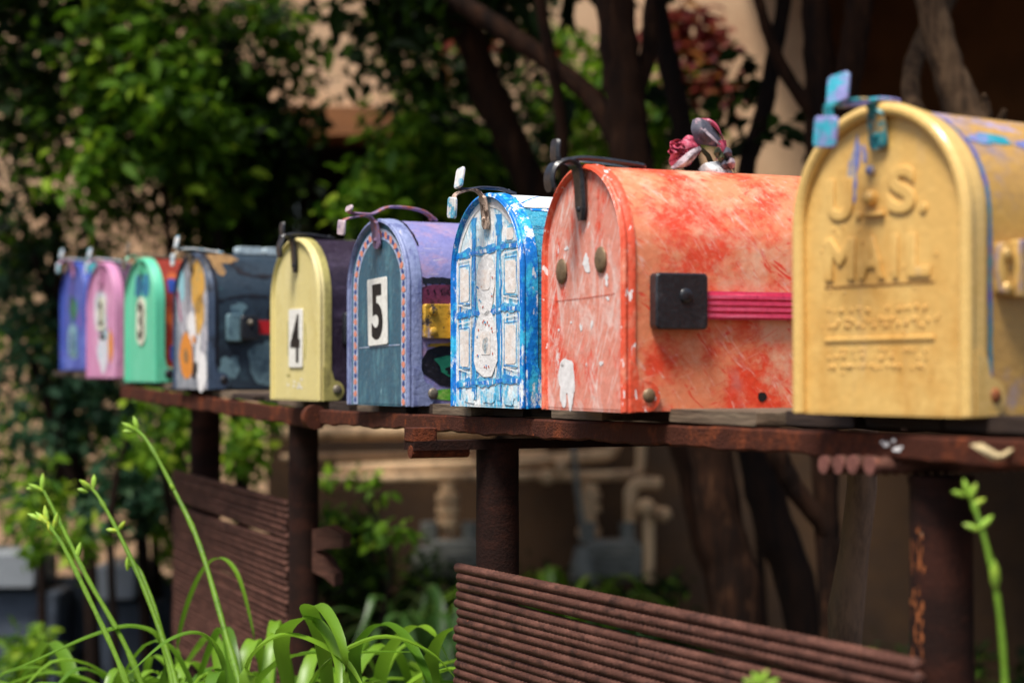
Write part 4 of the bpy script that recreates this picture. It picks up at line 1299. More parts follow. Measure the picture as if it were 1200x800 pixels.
for i, (x, y) in enumerate(((527, 655), (712, 655))):
    c = at(x, y, PD - .12)
    mt = empty('gas_meter', c, 0, ('grey gas meter half hidden behind the middle post', 'grey gas meter behind the top edge of the near rebar panel')[i], 'gas meter', 'gas meters at the house wall')
    b = MB(); b.rbox((.02, 0, 0), (.19, .14, .14), .03, 0, None, 'y', 5); b.rbox((.04, -.075, -.01), (.11, .02, .09), .02, 0, None, 'y', 5)
    for k in range(5): b.rbox((.02, -.1, .05 - k * .022), (.14, .01, .006), .003, 0, None, 'y')
    b.build('body', meter_m, mt)
    b = MB(); b.tube([(-.07, 0, .06), (-.07, 0, .13)], .03, 12); b.build('inlet', meter_m, mt); b = MB(); b.tube([(.07, 0, .06), (.07, 0, .13)], .03, 12)
    b.build('inlet', meter_m, mt)
    b = MB(); b.tube([(-.085, -.06, -.08), (-.085, -.06, -.03), (-.085, -.05, .05)], [.045, .05, .03], 12)
    b.build('regulator', meter_m, mt)
    b = MB(); b.tube([(0, .02, -.07), (0, .02, -(c.z) - .0)], .02, 8); b.build('riser', meter_m, mt)

# grey planter wall lower left
pw = empty('planter', (0, 0, 0), 0, 'grey blue planter with pale stone cap behind the lily leaves', 'planter')
plant_m = paint('blue_grey_planter', C(74, 84, 98), [(C(50, 58, 70), (5, 5, 5), .45, .6, 213)], rough=.7, bump=.4)
cap_m = paint('pale_stone_cap', C(136, 142, 148), [(C(130, 136, 146), (8, 8, 8), .5, .65, 214)], rough=.7, bump=.4)
D = 6.0
for (xx0, xx1, yy) in ((-60, 44, 648), (112, 160, 662)):
    a_, c_ = at(xx0, yy, D), at(xx1, yy, D)
    b = MB(); b.rbox(((a_.x + c_.x) / 2, D + .12, a_.z - .05), (c_.x - a_.x, .30, .10), .012, 0, None, 'y'); b.build('cap', cap_m, pw)
    b = MB(); b.rbox(((a_.x + c_.x) / 2 + .02, D + .14, (a_.z - .10) / 2 - .02), (c_.x - a_.x + .08, .22, a_.z - .10), .02, 0, None, 'z'); b.build('side', plant_m, pw)
b = MB(); b.rbox(((at(-60, 0, D).x + at(200, 0, D).x) / 2, D + .30, .24), (at(200, 0, D).x - at(-60, 0, D).x, .10, .52), .02, 0, None, 'y'); b.build('back_board', plant_m, pw)

# ------------------------------------------------------------------ leaves and trees
def leaf_cloud(name, mats, parent, pts, size, seed=0, shape=.55, droop=.3, flat=.0):
    """pts: array (n,3) of leaf positions -> one mesh of small folded leaves"""
    r = np.random.RandomState(seed)
    n = len(pts)
    L = size * r.uniform(.6, 1.3, n)
    a = r.uniform(0, 2 * np.pi, n)
    el = r.normal(-droop, .55, n)
    d = np.stack([np.cos(a) * np.cos(el), np.sin(a) * np.cos(el), np.sin(el)], 1)
    up = r.normal(0, .5, (n, 3)) + np.array([0, -.3, 1.0])
    s = np.cross(d, up); s /= np.linalg.norm(s, axis=1)[:, None] + 1e-9
    nn = np.cross(s, d)
    W = (L * shape * .5)[:, None]
    Lc = L[:, None]
    p0 = pts
    mid = pts + d * Lc * .45 - nn * Lc * .05
    tip = pts + d * Lc - nn * Lc * .18
    l1 = pts + d * Lc * .28 + s * W * .85 + nn * W * .35
    r1 = pts + d * Lc * .28 - s * W * .85 + nn * W * .35
    l2 = pts + d * Lc * .62 + s * W * .8 + nn * W * .2
    r2 = pts + d * Lc * .62 - s * W * .8 + nn * W * .2
    V = np.stack([p0, l1, l2, tip, r2, r1, mid], 1).reshape(-1, 3)
    base = (np.arange(n) * 7)[:, None]
    tris = np.array([[0, 1, 6], [1, 2, 6], [2, 3, 6], [3, 4, 6], [4, 5, 6], [5, 0, 6]])
    Fx = (base[:, :, None] + tris[None]).reshape(-1, 3)
    me = bpy.data.meshes.new(name)
    me.vertices.add(len(V)); me.vertices.foreach_set('co', V.ravel().astype(np.float32))
    me.loops.add(len(Fx) * 3); me.loops.foreach_set('vertex_index', Fx.ravel().astype(np.int32))
    me.polygons.add(len(Fx)); me.polygons.foreach_set('loop_start', (np.arange(len(Fx)) * 3).astype(np.int32))
    me.polygons.foreach_set('loop_total', np.full(len(Fx), 3, np.int32))
    me.update(calc_edges=True); me.validate()
    if not isinstance(mats, (list, tuple)): mats = [mats]
    for m in mats: me.materials.append(m)
    o = bpy.data.objects.new(name, me); COL.objects.link(o)
    if parent is not None: o.parent = parent
    return o


def clumps(cent, n, spread, seed, per=28, tight=.35):
    """leaf positions gathered in twiggy clumps inside ellipsoids; cent: list of (point, (rx,ry,rz))"""
    r = np.random.RandomState(seed)
    out = []
    vol = np.array([c[1][0] * c[1][1] * c[1][2] for c in cent]); vol = vol / vol.sum()
    for (c, rad), w in zip(cent, vol):
        k = max(1, int(n * w / per))
        q = r.normal(0, 1, (k, 3)); q /= np.linalg.norm(q, axis=1)[:, None]
        q *= (r.uniform(0, 1, k) ** .45)[:, None]
        q = q * np.array(rad) + np.array(c)
        for p in q:
            dirn = r.normal(0, 1, 3); dirn /= np.linalg.norm(dirn)
            t = r.uniform(-1, 1, per)[:, None]
            out.append(p + dirn * t * spread + r.normal(0, spread * tight, (per, 3)))
    return np.concatenate(out)


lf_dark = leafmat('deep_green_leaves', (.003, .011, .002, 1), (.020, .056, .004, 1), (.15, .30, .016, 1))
lf_mid = leafmat('mid_green_leaves', (.018, .060, .004, 1), (.11, .24, .010, 1), (.34, .50, .03, 1))  # greens brightened to stand in for sunlight
lf_lit = leafmat('bright_green_leaves', (.04, .12, .008, 1), (.18, .34, .015, 1), (.38, .50, .04, 1))  # brighter leaf copy with sunlight put into the colour
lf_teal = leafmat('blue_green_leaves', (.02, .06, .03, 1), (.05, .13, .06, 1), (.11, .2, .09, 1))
lf_red = leafmat('red_orange_leaves', (.10, .012, .02, 1), (.28, .05, .03, 1), (.35, .16, .03, 1))
bark = paint('dark_bark', C(50, 31, 20), [(C(26, 16, 11), (22, 22, 5), .46, .6, 221), (C(84, 56, 38), (30, 30, 6), .56, .7, 222)], rough=.9, bump=1.0, bscale=70, stretch=(1, 1, .25), grain=.35, spec=.15)
bark_l = paint('grey_brown_bark', C(88, 68, 50), [(C(52, 38, 28), (26, 26, 5), .46, .6, 223), (C(110, 88, 66), (30, 30, 6), .56, .7, 224)], rough=.9, bump=1.0, bscale=70, stretch=(1, 1, .25), grain=.35, spec=.15)
bark_d = paint('near_black_bark', C(34, 22, 16), [(C(20, 15, 14), (22, 22, 5), .46, .6, 225)], rough=.9, bump=1.0, bscale=70, stretch=(1, 1, .25), grain=.35, spec=.15)


def limb(mb, pts, D, dD=0.0, jit=.05, n=14):
    """pts: (px, py, radius px)"""
    P_ = []
    for i, (x, y, r) in enumerate(pts):
        dd = D + dD * i / max(1, len(pts) - 1)
        P_.append((at(x, y, dd), r / F * dd))
    pos = smooth_path([p for p, _ in P_], 6)
    rs = []
    for i in range(len(P_) - 1):
        for j in range(6):
            rs.append((P_[i][1] * (1 - j / 6) + P_[i + 1][1] * j / 6) * (1 + .05 * math.sin(i * 5 + j * 1.9)))
    rs.append(P_[-1][1])
    mb.tube(pos, rs, n, jit=jit)


def tree(label, barkm, trunk, limbs, D, crown=None, leafm=None, nleaf=0, lsize=.05, seed=1, spread=.16, base_px=None):
    g0 = at(trunk[0][0], trunk[0][1], D)
    t = empty('tree', (0, 0, 0), 0, label, 'tree', 'trees between the shelf and the house')
    # run the trunk down to the ground
    yb = 430 + F * (CAMZ + .06) / D
    tr = [(trunk[0][0] + (trunk[0][0] - trunk[1][0]) * .15, yb, trunk[0][2] * 1.35)] + list(trunk)
    b = MB(); limb(b, tr, D); b.build('trunk', barkm, t)
    for (pts, dD) in limbs:
        b = MB(); limb(b, pts, D, dD); b.build('limb', barkm, t)
    if crown:
        leaf_cloud('crown', leafm, t, clumps([(tuple(at(x, y, dd)), rad) for (x, y, dd, rad) in crown], nleaf, spread, seed), lsize, seed)
    return t


# T-A: main forked tree behind the coral mailbox
tree('forked dark brown tree with long slanting limb behind the coral mailbox', bark,
     [(866, 730, 30), (845, 620, 27), (828, 500, 25), (780, 330, 23), (742, 190, 25), (732, 110, 24), (724, 40, 23), (716, -60, 22)],
     [([(775, 320, 8), (690, 265, 8), (664, 215, 7), (658, 150, 7), (650, 90, 7), (636, 20, 7), (625, -60, 6)], -.2),
      ([(752, 200, 20), (712, 140, 14), (690, 110, 12), (640, 70, 11), (590, 35, 12), (545, 5, 12), (500, -30, 11)], .15),
      ([(742, 120, 12), (760, 60, 10), (765, 0, 9), (790, -60, 8)], .2)], 4.0,
     [(900, -740, 3.6, (.75, .7, .30)), (720, -430, 4.6, (.9, .7, .35)), (560, -120, 4.7, (.45, .4, .26))], lf_dark, 13000, .075, 11)  # high clumps out of view are placed to shade trunks and wall
# T-B: stem leaning left behind the number 5 and blue-white boxes
tree('slanting brown tree leaning left behind the blue and white mailbox', bark,
     [(850, 735, 16), (822, 620, 16), (800, 520, 17), (740, 400, 18), (660, 280, 19), (610, 190, 20), (575, 110, 19), (550, 40, 18), (520, -60, 16)],
     [([(590, 150, 10), (560, 120, 7), (548, 60, 6), (500, 10, 5)], .1)], 4.9,
     [(500, 40, 5.1, (.22, .3, .22)), (560, 170, 5.4, (.20, .25, .15)), (520, -250, 5.2, (.6, .7, .3))], lf_dark, 4600, .055, 12, .12)
# T-C
tree('dark tree with curving stems to the left of the porch corner', bark_d,
     [(940, 735, 22), (905, 610, 24), (880, 500, 22), (845, 330, 14), (806, 175, 13), (790, 100, 13), (772, 20, 13), (765, -60, 12)],
     [([(880, 520, 14), (870, 330, 12), (875, 200, 11), (893, 140, 11), (905, 80, 10), (918, 10, 9), (925, -60, 8)], .15)], 4.3,
     [(900, 90, 4.6, (.09, .15, .07)), (915, 145, 4.4, (.07, .1, .05)), (840, 130, 4.8, (.13, .15, .08)), (840, -520, 4.4, (.8, .8, .3))], lf_dark, 8000, .06, 13, .09)  # last clump, above the view, is set there for its shade
# T-D grey branch under the shelf + twin trunks above near the gold box
tree('twin stemmed brown tree rising behind the gold mailbox latch', bark,
     [(972, 735, 13), (968, 600, 15), (965, 480, 18), (966, 300, 22), (966, 170, 22), (962, 90, 19), (956, 0, 16), (952, -60, 15)],
     [([(975, 190, 18), (985, 130, 18), (1000, 60, 17), (1008, 0, 16), (1014, -60, 15)], -.05),
      ([(985, 650, 10), (960, 610, 11), (930, 570, 12), (910, 530, 13), (890, 470, 12)], -.05),
      ([(980, 160, 12), (930, 100, 8), (905, 50, 7), (890, 0, 6), (880, -40, 5)], -.1)], 3.9,
     [(1250, -560, 3.9, (.9, .8, .35))], lf_dark, 9000, .075, 14)  # unseen crown, placed and sized to shade the trunks
# T-E lighter trunk upper right
tree('light grey brown leaning tree with broken snag behind the gold mailbox', bark_l,
     [(1290, 735, 34), (1250, 500, 34), (1190, 300, 32), (1148, 180, 30), (1130, 130, 24), (1112, 80, 20), (1096, 20, 18), (1082, -60, 17)],
     [([(1155, 170, 10), (1156, 140, 9), (1155, 118, 5), (1154, 110, 2)], -.03), ([(1168, 190, 12), (1172, 150, 8), (1178, 128, 3)], -.03),
      ([(1110, 190, 14), (1070, 120, 11), (1076, 60, 11), (1110, 0, 12), (1140, -60, 12)], .5)], 3.3,
     [(1250, -700, 3.3, (.7, .7, .3)), (1450, -500, 4.2, (.9, .9, .4))], lf_dark, 11000, .075, 15)  # both clumps sit out of view to keep the trunks dark
# foliage masses (shrubs) behind the far mailboxes
def shrub(name, label, cat, mats, ells, n, size, seed, stems, D, spread=.1, barkm=None, droop=.3, group=None):
    t = empty(name, (0, 0, 0), 0, label, cat, group)
    leaf_cloud('foliage', mats, t, clumps([(tuple(at(x, y, dd)), rad) for (x, y, dd, rad) in ells], n, spread, seed), size, seed, droop=droop)
    if stems:
        b = MB()
        for st in stems:
            limb(b, st, D, n=7)
        b.build('stems', barkm or bark_d, t)
    return t


yg = lambda D: 430 + F * (CAMZ + .05) / D
GR = 'shrubs behind the shelf'
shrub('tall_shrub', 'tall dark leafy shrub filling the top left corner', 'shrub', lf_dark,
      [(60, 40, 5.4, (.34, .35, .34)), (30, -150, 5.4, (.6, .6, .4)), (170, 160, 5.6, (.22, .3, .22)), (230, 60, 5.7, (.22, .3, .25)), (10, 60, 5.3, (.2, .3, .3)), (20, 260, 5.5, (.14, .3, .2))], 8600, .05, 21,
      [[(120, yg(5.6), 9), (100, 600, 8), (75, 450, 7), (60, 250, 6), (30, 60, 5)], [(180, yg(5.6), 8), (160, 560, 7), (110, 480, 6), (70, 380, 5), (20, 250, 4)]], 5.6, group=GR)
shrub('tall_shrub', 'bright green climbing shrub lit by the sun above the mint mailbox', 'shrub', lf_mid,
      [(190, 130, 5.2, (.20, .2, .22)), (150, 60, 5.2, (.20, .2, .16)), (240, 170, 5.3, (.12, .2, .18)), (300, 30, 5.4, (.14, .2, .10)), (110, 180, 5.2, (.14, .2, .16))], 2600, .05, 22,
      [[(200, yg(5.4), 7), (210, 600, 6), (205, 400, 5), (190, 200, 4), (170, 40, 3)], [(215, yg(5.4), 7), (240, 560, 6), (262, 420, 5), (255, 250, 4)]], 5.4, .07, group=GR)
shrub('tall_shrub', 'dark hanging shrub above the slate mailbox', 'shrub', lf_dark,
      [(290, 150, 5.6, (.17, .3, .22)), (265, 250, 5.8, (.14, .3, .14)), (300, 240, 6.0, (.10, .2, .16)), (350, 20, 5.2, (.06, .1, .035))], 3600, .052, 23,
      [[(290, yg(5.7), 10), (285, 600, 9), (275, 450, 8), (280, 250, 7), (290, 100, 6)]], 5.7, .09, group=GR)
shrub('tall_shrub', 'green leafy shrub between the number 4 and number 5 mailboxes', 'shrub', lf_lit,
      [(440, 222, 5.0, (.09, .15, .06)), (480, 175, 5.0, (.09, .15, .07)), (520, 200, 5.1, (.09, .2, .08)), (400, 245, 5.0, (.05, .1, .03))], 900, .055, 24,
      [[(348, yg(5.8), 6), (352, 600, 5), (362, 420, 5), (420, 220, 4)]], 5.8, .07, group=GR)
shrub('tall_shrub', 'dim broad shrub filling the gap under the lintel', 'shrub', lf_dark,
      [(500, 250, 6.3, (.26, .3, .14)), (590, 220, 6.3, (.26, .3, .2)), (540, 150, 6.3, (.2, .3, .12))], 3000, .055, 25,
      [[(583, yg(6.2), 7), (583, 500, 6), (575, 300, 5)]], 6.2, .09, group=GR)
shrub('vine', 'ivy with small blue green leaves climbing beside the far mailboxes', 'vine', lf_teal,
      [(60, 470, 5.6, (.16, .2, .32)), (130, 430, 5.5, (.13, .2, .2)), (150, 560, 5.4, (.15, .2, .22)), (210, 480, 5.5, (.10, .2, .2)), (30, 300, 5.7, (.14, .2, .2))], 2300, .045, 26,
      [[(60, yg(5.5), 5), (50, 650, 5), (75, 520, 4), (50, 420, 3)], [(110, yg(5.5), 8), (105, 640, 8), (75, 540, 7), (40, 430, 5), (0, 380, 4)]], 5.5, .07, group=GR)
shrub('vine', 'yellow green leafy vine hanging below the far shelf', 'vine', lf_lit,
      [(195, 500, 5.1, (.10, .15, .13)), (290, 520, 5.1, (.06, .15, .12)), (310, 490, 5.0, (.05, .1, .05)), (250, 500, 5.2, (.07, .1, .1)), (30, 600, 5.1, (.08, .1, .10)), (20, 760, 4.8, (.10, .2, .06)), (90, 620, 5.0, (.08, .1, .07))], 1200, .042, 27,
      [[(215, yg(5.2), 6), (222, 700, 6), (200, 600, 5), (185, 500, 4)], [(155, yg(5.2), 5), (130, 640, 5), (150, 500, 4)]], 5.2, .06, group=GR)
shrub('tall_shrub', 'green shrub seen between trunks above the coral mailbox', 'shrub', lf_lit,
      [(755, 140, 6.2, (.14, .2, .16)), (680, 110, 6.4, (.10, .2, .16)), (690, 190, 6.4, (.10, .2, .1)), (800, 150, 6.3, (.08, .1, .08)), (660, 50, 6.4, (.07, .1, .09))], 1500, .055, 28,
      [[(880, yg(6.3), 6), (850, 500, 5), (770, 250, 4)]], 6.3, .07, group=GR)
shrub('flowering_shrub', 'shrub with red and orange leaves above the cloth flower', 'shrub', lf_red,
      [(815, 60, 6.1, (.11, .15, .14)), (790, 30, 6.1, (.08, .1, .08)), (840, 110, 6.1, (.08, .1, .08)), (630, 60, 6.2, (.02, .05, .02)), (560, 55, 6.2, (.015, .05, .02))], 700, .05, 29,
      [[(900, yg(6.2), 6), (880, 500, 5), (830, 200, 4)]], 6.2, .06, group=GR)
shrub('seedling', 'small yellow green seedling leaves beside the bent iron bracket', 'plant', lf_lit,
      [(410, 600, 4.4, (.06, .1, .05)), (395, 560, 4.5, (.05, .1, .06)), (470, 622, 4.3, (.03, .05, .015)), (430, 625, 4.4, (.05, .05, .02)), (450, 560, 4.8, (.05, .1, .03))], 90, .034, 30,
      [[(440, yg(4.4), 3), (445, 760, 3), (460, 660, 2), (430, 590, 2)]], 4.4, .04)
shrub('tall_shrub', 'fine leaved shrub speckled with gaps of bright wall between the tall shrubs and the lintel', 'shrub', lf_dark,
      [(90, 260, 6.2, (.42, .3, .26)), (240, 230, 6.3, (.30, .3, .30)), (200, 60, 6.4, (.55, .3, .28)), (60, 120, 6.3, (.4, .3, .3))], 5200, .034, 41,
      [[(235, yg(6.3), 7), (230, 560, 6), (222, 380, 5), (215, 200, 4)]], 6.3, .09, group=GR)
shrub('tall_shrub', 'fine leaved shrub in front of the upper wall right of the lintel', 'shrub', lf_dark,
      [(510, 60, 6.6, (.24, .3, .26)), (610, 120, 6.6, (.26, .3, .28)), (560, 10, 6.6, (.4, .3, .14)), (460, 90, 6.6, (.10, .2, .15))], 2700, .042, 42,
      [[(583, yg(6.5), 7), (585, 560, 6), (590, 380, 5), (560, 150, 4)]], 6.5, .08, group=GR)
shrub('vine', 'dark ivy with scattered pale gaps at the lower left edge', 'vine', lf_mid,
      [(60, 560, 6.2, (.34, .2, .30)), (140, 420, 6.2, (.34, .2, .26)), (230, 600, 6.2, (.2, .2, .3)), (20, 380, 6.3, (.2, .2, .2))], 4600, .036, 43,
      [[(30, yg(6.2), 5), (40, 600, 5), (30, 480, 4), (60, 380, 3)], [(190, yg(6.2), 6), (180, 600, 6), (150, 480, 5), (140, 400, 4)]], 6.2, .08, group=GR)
shrub('undergrowth_shrub', 'dark undergrowth shrub at the wall foot left of the half hidden meter', 'shrub', lf_dark,
      [(455, 700, 6.5, (.32, .2, .20)), (400, 640, 6.6, (.12, .2, .16)), (520, 760, 6.4, (.3, .2, .1))], 2600, .045, 51,
      [[(455, yg(6.5), 5), (450, 700, 4), (430, 640, 3)]], 6.5, .07)
shrub('undergrowth_shrub', 'dark undergrowth shrub between the gas meters and the trunks', 'shrub', lf_dark,
      [(640, 715, 6.5, (.28, .2, .13)), (760, 715, 6.5, (.2, .2, .11)), (690, 770, 6.4, (.4, .2, .1))], 2200, .045, 52,
      [[(660, yg(6.5), 5), (655, 740, 4), (650, 700, 3)]], 6.5, .07)
rough_leaf = leafmat('brown_dead_leaves', (.03, .015, .008, 1), (.10, .05, .03, 1), (.25, .14, .08, 1))
gc = np.random.RandomState(5)
pts = np.stack([gc.uniform(-2.5, 2.2, 5200), gc.uniform(4.0, 7.3, 5200), gc.uniform(0.0, .06, 5200)], 1)
o = leaf_cloud('leaf_litter', rough_leaf, None, pts, .05, 31); tag(o, 'brown dead leaves littering the soil', 'leaf litter', kind='stuff')
pts = np.stack([gc.uniform(-2.2, 1.8, 6500), gc.uniform(4.3, 6.9, 6500), gc.uniform(0.0, 1, 6500) ** 1.6 * .26], 1)
o = leaf_cloud('ground_cover', lf_dark, None, pts, .05, 32); tag(o, 'low dark green ground cover at the foot of the wall', 'ground cover', kind='stuff')


# ------------------------------------------------------------------ strap leaved plants
def strapmat(name, c0, c1):
    m = bpy.data.materials.new(name); m.use_nodes = True
    n, l = m.node_tree.nodes, m.node_tree.links
    bs = n['Principled BSDF']; geo = n.new('ShaderNodeNewGeometry'); tc = n.new('ShaderNodeTexCoord')
    cr = n.new('ShaderNodeValToRGB'); cr.color_ramp.elements[0].color = c0; cr.color_ramp.elements[1].color = c1
    nz = n.new('ShaderNodeTexNoise'); nz.inputs['Scale'].default_value = 14; l.new(tc.outputs['Object'], nz.inputs['Vector'])
    ad = n.new('ShaderNodeMath'); ad.operation = 'ADD'; mu = n.new('ShaderNodeMath'); mu.operation = 'MULTIPLY'; mu.inputs[1].default_value = .6
    l.new(geo.outputs['Random Per Island'], mu.inputs[0]); l.new(mu.outputs[0], ad.inputs[0])
    m2 = n.new('ShaderNodeMath'); m2.operation = 'MULTIPLY'; m2.inputs[1].default_value = .45; l.new(nz.outputs[0], m2.inputs[0]); l.new(m2.outputs[0], ad.inputs[1])
    l.new(ad.outputs[0], cr.inputs[0]); l.new(cr.outputs[0], bs.inputs['Base Color'])
    bs.inputs['Roughness'].default_value = .38
    tr = n.new('ShaderNodeBsdfTranslucent'); l.new(cr.outputs[0], tr.inputs[0])
    ms = n.new('ShaderNodeMixShader'); ms.inputs[0].default_value = .35
    l.new(bs.outputs[0], ms.inputs[1]); l.new(tr.outputs[0], ms.inputs[2]); l.new(ms.outputs[0], n['Material Output'].inputs[0])
    return m


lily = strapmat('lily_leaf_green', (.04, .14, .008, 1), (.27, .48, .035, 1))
lily_d = strapmat('shaded_lily_green', (.02, .07, .015, 1), (.07, .16, .03, 1))  # same lily leaf with shade put into the green
stalk_m = paint('flower_stalk_green', C(98, 134, 34), [(C(70, 104, 30), (20, 20, 8), .5, .65, 231), (C(110, 150, 46), (20, 20, 8), .56, .7, 232)], rough=.55, bump=.3, spec=.25)
bud_m = paint('flower_bud_green', C(150, 190, 66), [(C(190, 200, 60), (60, 60, 30), .5, .65, 233)], rough=.4, bump=.1)


def strap(mb, pts, w, fold=.35, mi=0):
    """a grass-like blade through 3D points; V folded, tapering to the tip"""
    P_ = smooth_path(pts, 5)
    N_ = len(P_)
    vs, fs = [], []
    for i, p in enumerate(P_):
        t = i / (N_ - 1)
        tg = (P_[min(i + 1, N_ - 1)] - P_[max(i - 1, 0)]).normalized()
        sd_ = tg.cross(Vector((0, 0, 1)))
        if sd_.length < .12: sd_ = Vector((1, .2, 0))
        sd_.normalize()
        nm = sd_.cross(tg).normalized()
        ww = w / 2 * min(1, .55 + t * 1.6) * (1 - max(0, (t - .35) / .65) ** 1.6) + .0006
        vs += [p + sd_ * ww + nm * ww * fold, p, p - sd_ * ww + nm * ww * fold]
    for i in range(N_ - 1):
        a = i * 3
        fs += [(a, a + 1, a + 4, a + 3), (a + 1, a + 2, a + 5, a + 4)]
    mb.add(vs, fs, mi)


def arch_leaf(mb, base, ang, reach, height, w, g, droop=1.0):
    dx, dy = math.cos(ang), math.sin(ang)
    bx, by, bz = base
    pts = []
    for t in (0, .2, .42, .62, .8, 1.0):
        r_ = reach * (t ** 1.25)
        z_ = height * (1 - (1 - min(t / .62, 1)) ** 2) - max(0, t - .62) ** 1.5 * height * 2.2 * droop
        pts.append(Vector((bx + dx * r_, by + dy * r_, bz + z_)) + Vector((g.uniform(-.01, .01), g.uniform(-.01, .01), 0)))
    strap(mb, pts, w)


def lily_clump(base, n, H, label, m, seed, special=(), w=.020, group='strap leaved lily clumps'):
    g = random.Random(seed)
    t = empty('lily_plant', base, 0, label, 'plant', group)
    b = MB()
    for i in range(n):
        a = g.uniform(0, 6.283)
        arch_leaf(b, (g.gauss(0, .03), g.gauss(0, .03), 0), a, g.uniform(.16, .50), H * g.uniform(.58, 1.04), w * g.uniform(.75, 1.2), g, g.uniform(.25, .95))
    for pts in special:
        strap(b, [Vector(p) - Vector(base) for p in pts], w)
    b.build('leaves', m, t, angle=180)
    return t


def A(px, py, D): return at(px, py, D)


lb = [(-.52, 2.50, .175), (-.30, 2.42, .19), (-.14, 2.50, .165), (-.70, 2.75, .10), (-.40, 2.72, .185), (-.60, 2.25, .11)]
L1 = lily_clump(lb[0], 60, .60, 'bright green lily clump with tall budding stalks in the lower left', lily, 1,
           [[A(200, 860, 2.4), A(190, 760, 2.4), A(160, 735, 2.4), A(110, 745, 2.38), A(40, 775, 2.36), A(0, 790, 2.35)],
            [A(260, 860, 2.4), A(330, 775, 2.35), A(420, 765, 2.3), A(490, 763, 2.3)]])
L2 = lily_clump(lb[1], 100, .62, 'bright green lily clump with a long sideways blade beside the near rebar panel', lily, 2,
           [[A(300, 870, 2.2), A(290, 790, 2.2), A(310, 755, 2.2), A(345, 745, 2.2), A(400, 770, 2.15), A(430, 810, 2.1)], [A(260, 870, 2.3), A(262, 790, 2.3), A(240, 745, 2.3), A(200, 750, 2.28), A(150, 790, 2.25)], [A(340, 870, 2.2), A(372, 790, 2.2), A(440, 748, 2.2), A(500, 762, 2.2), A(540, 800, 2.2)],
            [A(390, 860, 2.3), A(378, 760, 2.25), A(362, 715, 2.2), A(380, 715, 2.15), A(402, 760, 2.1), A(408, 840, 2.1)],
            [A(350, 860, 2.3), A(330, 760, 2.25), A(350, 728, 2.2), A(372, 730, 2.2), A(395, 770, 2.15), A(400, 840, 2.1)]])
L3 = lily_clump(lb[2], 95, .60, 'green lily clump touching the left edge of the near rebar panel', lily, 3,
           [[A(520, 860, 2.3), A(505, 790, 2.28), A(520, 745, 2.26), A(548, 736, 2.24), A(560, 760, 2.2)], [A(430, 860, 2.3), A(415, 780, 2.28), A(440, 735, 2.26), A(470, 742, 2.24), A(500, 790, 2.2), A(510, 830, 2.2)],
            [A(440, 860, 2.5), A(450, 780, 2.45), A(480, 738, 2.4), A(505, 740, 2.35), A(530, 780, 2.35)]])
L4 = lily_clump(lb[3], 26, .56, 'lily clump with curling blades before the planter', lily, 4)
L5 = lily_clump(lb[4], 90, .60, 'dense lily clump at the foot of the far rebar panel', lily, 5)
L6 = lily_clump(lb[5], 8, .50, 'lily clump at the very bottom of the left side', lily, 6)
# arching single stalk leaf in front of the far panel
b = MB()
strap(b, [A(208, 800, 2.7), A(212, 740, 2.7), A(232, 680, 2.68), A(255, 654, 2.66), A(278, 672, 2.62), A(296, 736, 2.6), A(300, 770, 2.6)], .009)
o = b.build('arching_blade', lily, L1, angle=180)
o.matrix_parent_inverse = Matrix.Translation(Vector(lb[0])).inverted()


def stalk(parent, base, pts, r0, r1, buds, D, bs=1.0):
    P_ = smooth_path([A(x, y, dd) for (x, y, dd) in pts], 6)
    N_ = len(P_)
    e = Vector(base)
    b = MB()
    b.tube([p - e for p in P_], [.8 * (r0 + (r1 - r0) * i / (N_ - 1)) * (1 + .10 * math.sin(i * 1.7) + (.35 if i % 9 == 5 else 0)) for i in range(N_)], 9)
    o = b.build('flower_stalk', stalk_m, parent)
    g = random.Random(int(pts[0][0]))
    for (x, y, dd, L_, ax, az) in buds:
        b = MB()
        c = A(x, y, dd) - e
        dv = Vector((ax, g.uniform(-.3, .3), az)).normalized()
        q = [c, c + dv * L_ * .3, c + dv * L_ * .7, c + dv * L_]
        b.tube(q, [.0011 * bs, min(.0036, L_ * .22) * bs, min(.0032, L_ * .19) * bs, .0005 * bs], 8)
        b.build('bud', bud_m, o)
    return o


stalk(L1, lb[0], [(298, 860, 2.3), (268, 752, 2.4), (235, 640, 2.5), (205, 575, 2.55), (175, 520, 2.58), (160, 503, 2.6)], .0050, .0026,
      [(160, 505, 2.6, .022, -.8, .5), (162, 504, 2.6, .020, -.3, .9), (158, 506, 2.6, .016, -1, .1), (205, 575, 2.55, .012, -.5, .8)], 2.5)
stalk(L1, lb[0], [(215, 860, 2.3), (205, 790, 2.35), (170, 690, 2.4), (140, 625, 2.43), (118, 585, 2.45), (108, 572, 2.46)], .0046, .0024,
      [(108, 573, 2.46, .020, -.7, .6), (110, 572, 2.46, .018, 0, 1), (104, 576, 2.46, .014, -1, .3), (138, 622, 2.43, .014, -1, .2), (140, 620, 2.43, .014, .6, .8)], 2.4)
stalk(L1, lb[0], [(212, 850, 2.32), (190, 740, 2.38), (165, 670, 2.42), (150, 660, 2.43), (152, 652, 2.43)], .0044, .0030, [(150, 668, 2.43, .022, .1, 1)], 2.4)
stalk(L4, lb[3], [(170, 860, 2.25), (140, 775, 2.28), (100, 690, 2.33), (75, 640, 2.36), (58, 615, 2.38)], .0046, .0026,
      [(60, 616, 2.38, .026, -.9, .8), (56, 614, 2.38, .024, -.2, 1), (50, 610, 2.38, .020, -1, .5), (64, 622, 2.38, .024, .2, 1), (66, 628, 2.38, .018, -.6, .9)], 2.3)
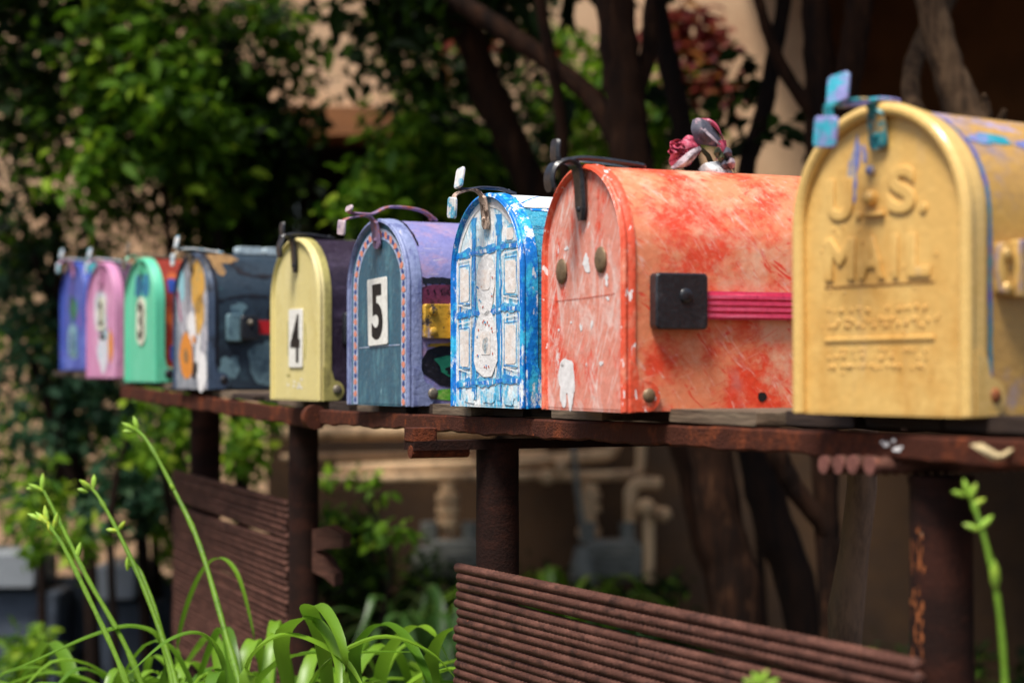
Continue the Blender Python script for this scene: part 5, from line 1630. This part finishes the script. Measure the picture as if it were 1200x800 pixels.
stalk(L4, lb[3], [(190, 860, 2.35), (150, 760, 2.38), (105, 680, 2.42), (85, 640, 2.45), (65, 600, 2.5), (52, 575, 2.52)], .0044, .0024,
      [(52, 576, 2.52, .022, -.9, .5), (50, 574, 2.52, .022, 0, 1), (90, 655, 2.44, .022, .2, 1), (46, 572, 2.52, .016, -1, .0)], 2.4)
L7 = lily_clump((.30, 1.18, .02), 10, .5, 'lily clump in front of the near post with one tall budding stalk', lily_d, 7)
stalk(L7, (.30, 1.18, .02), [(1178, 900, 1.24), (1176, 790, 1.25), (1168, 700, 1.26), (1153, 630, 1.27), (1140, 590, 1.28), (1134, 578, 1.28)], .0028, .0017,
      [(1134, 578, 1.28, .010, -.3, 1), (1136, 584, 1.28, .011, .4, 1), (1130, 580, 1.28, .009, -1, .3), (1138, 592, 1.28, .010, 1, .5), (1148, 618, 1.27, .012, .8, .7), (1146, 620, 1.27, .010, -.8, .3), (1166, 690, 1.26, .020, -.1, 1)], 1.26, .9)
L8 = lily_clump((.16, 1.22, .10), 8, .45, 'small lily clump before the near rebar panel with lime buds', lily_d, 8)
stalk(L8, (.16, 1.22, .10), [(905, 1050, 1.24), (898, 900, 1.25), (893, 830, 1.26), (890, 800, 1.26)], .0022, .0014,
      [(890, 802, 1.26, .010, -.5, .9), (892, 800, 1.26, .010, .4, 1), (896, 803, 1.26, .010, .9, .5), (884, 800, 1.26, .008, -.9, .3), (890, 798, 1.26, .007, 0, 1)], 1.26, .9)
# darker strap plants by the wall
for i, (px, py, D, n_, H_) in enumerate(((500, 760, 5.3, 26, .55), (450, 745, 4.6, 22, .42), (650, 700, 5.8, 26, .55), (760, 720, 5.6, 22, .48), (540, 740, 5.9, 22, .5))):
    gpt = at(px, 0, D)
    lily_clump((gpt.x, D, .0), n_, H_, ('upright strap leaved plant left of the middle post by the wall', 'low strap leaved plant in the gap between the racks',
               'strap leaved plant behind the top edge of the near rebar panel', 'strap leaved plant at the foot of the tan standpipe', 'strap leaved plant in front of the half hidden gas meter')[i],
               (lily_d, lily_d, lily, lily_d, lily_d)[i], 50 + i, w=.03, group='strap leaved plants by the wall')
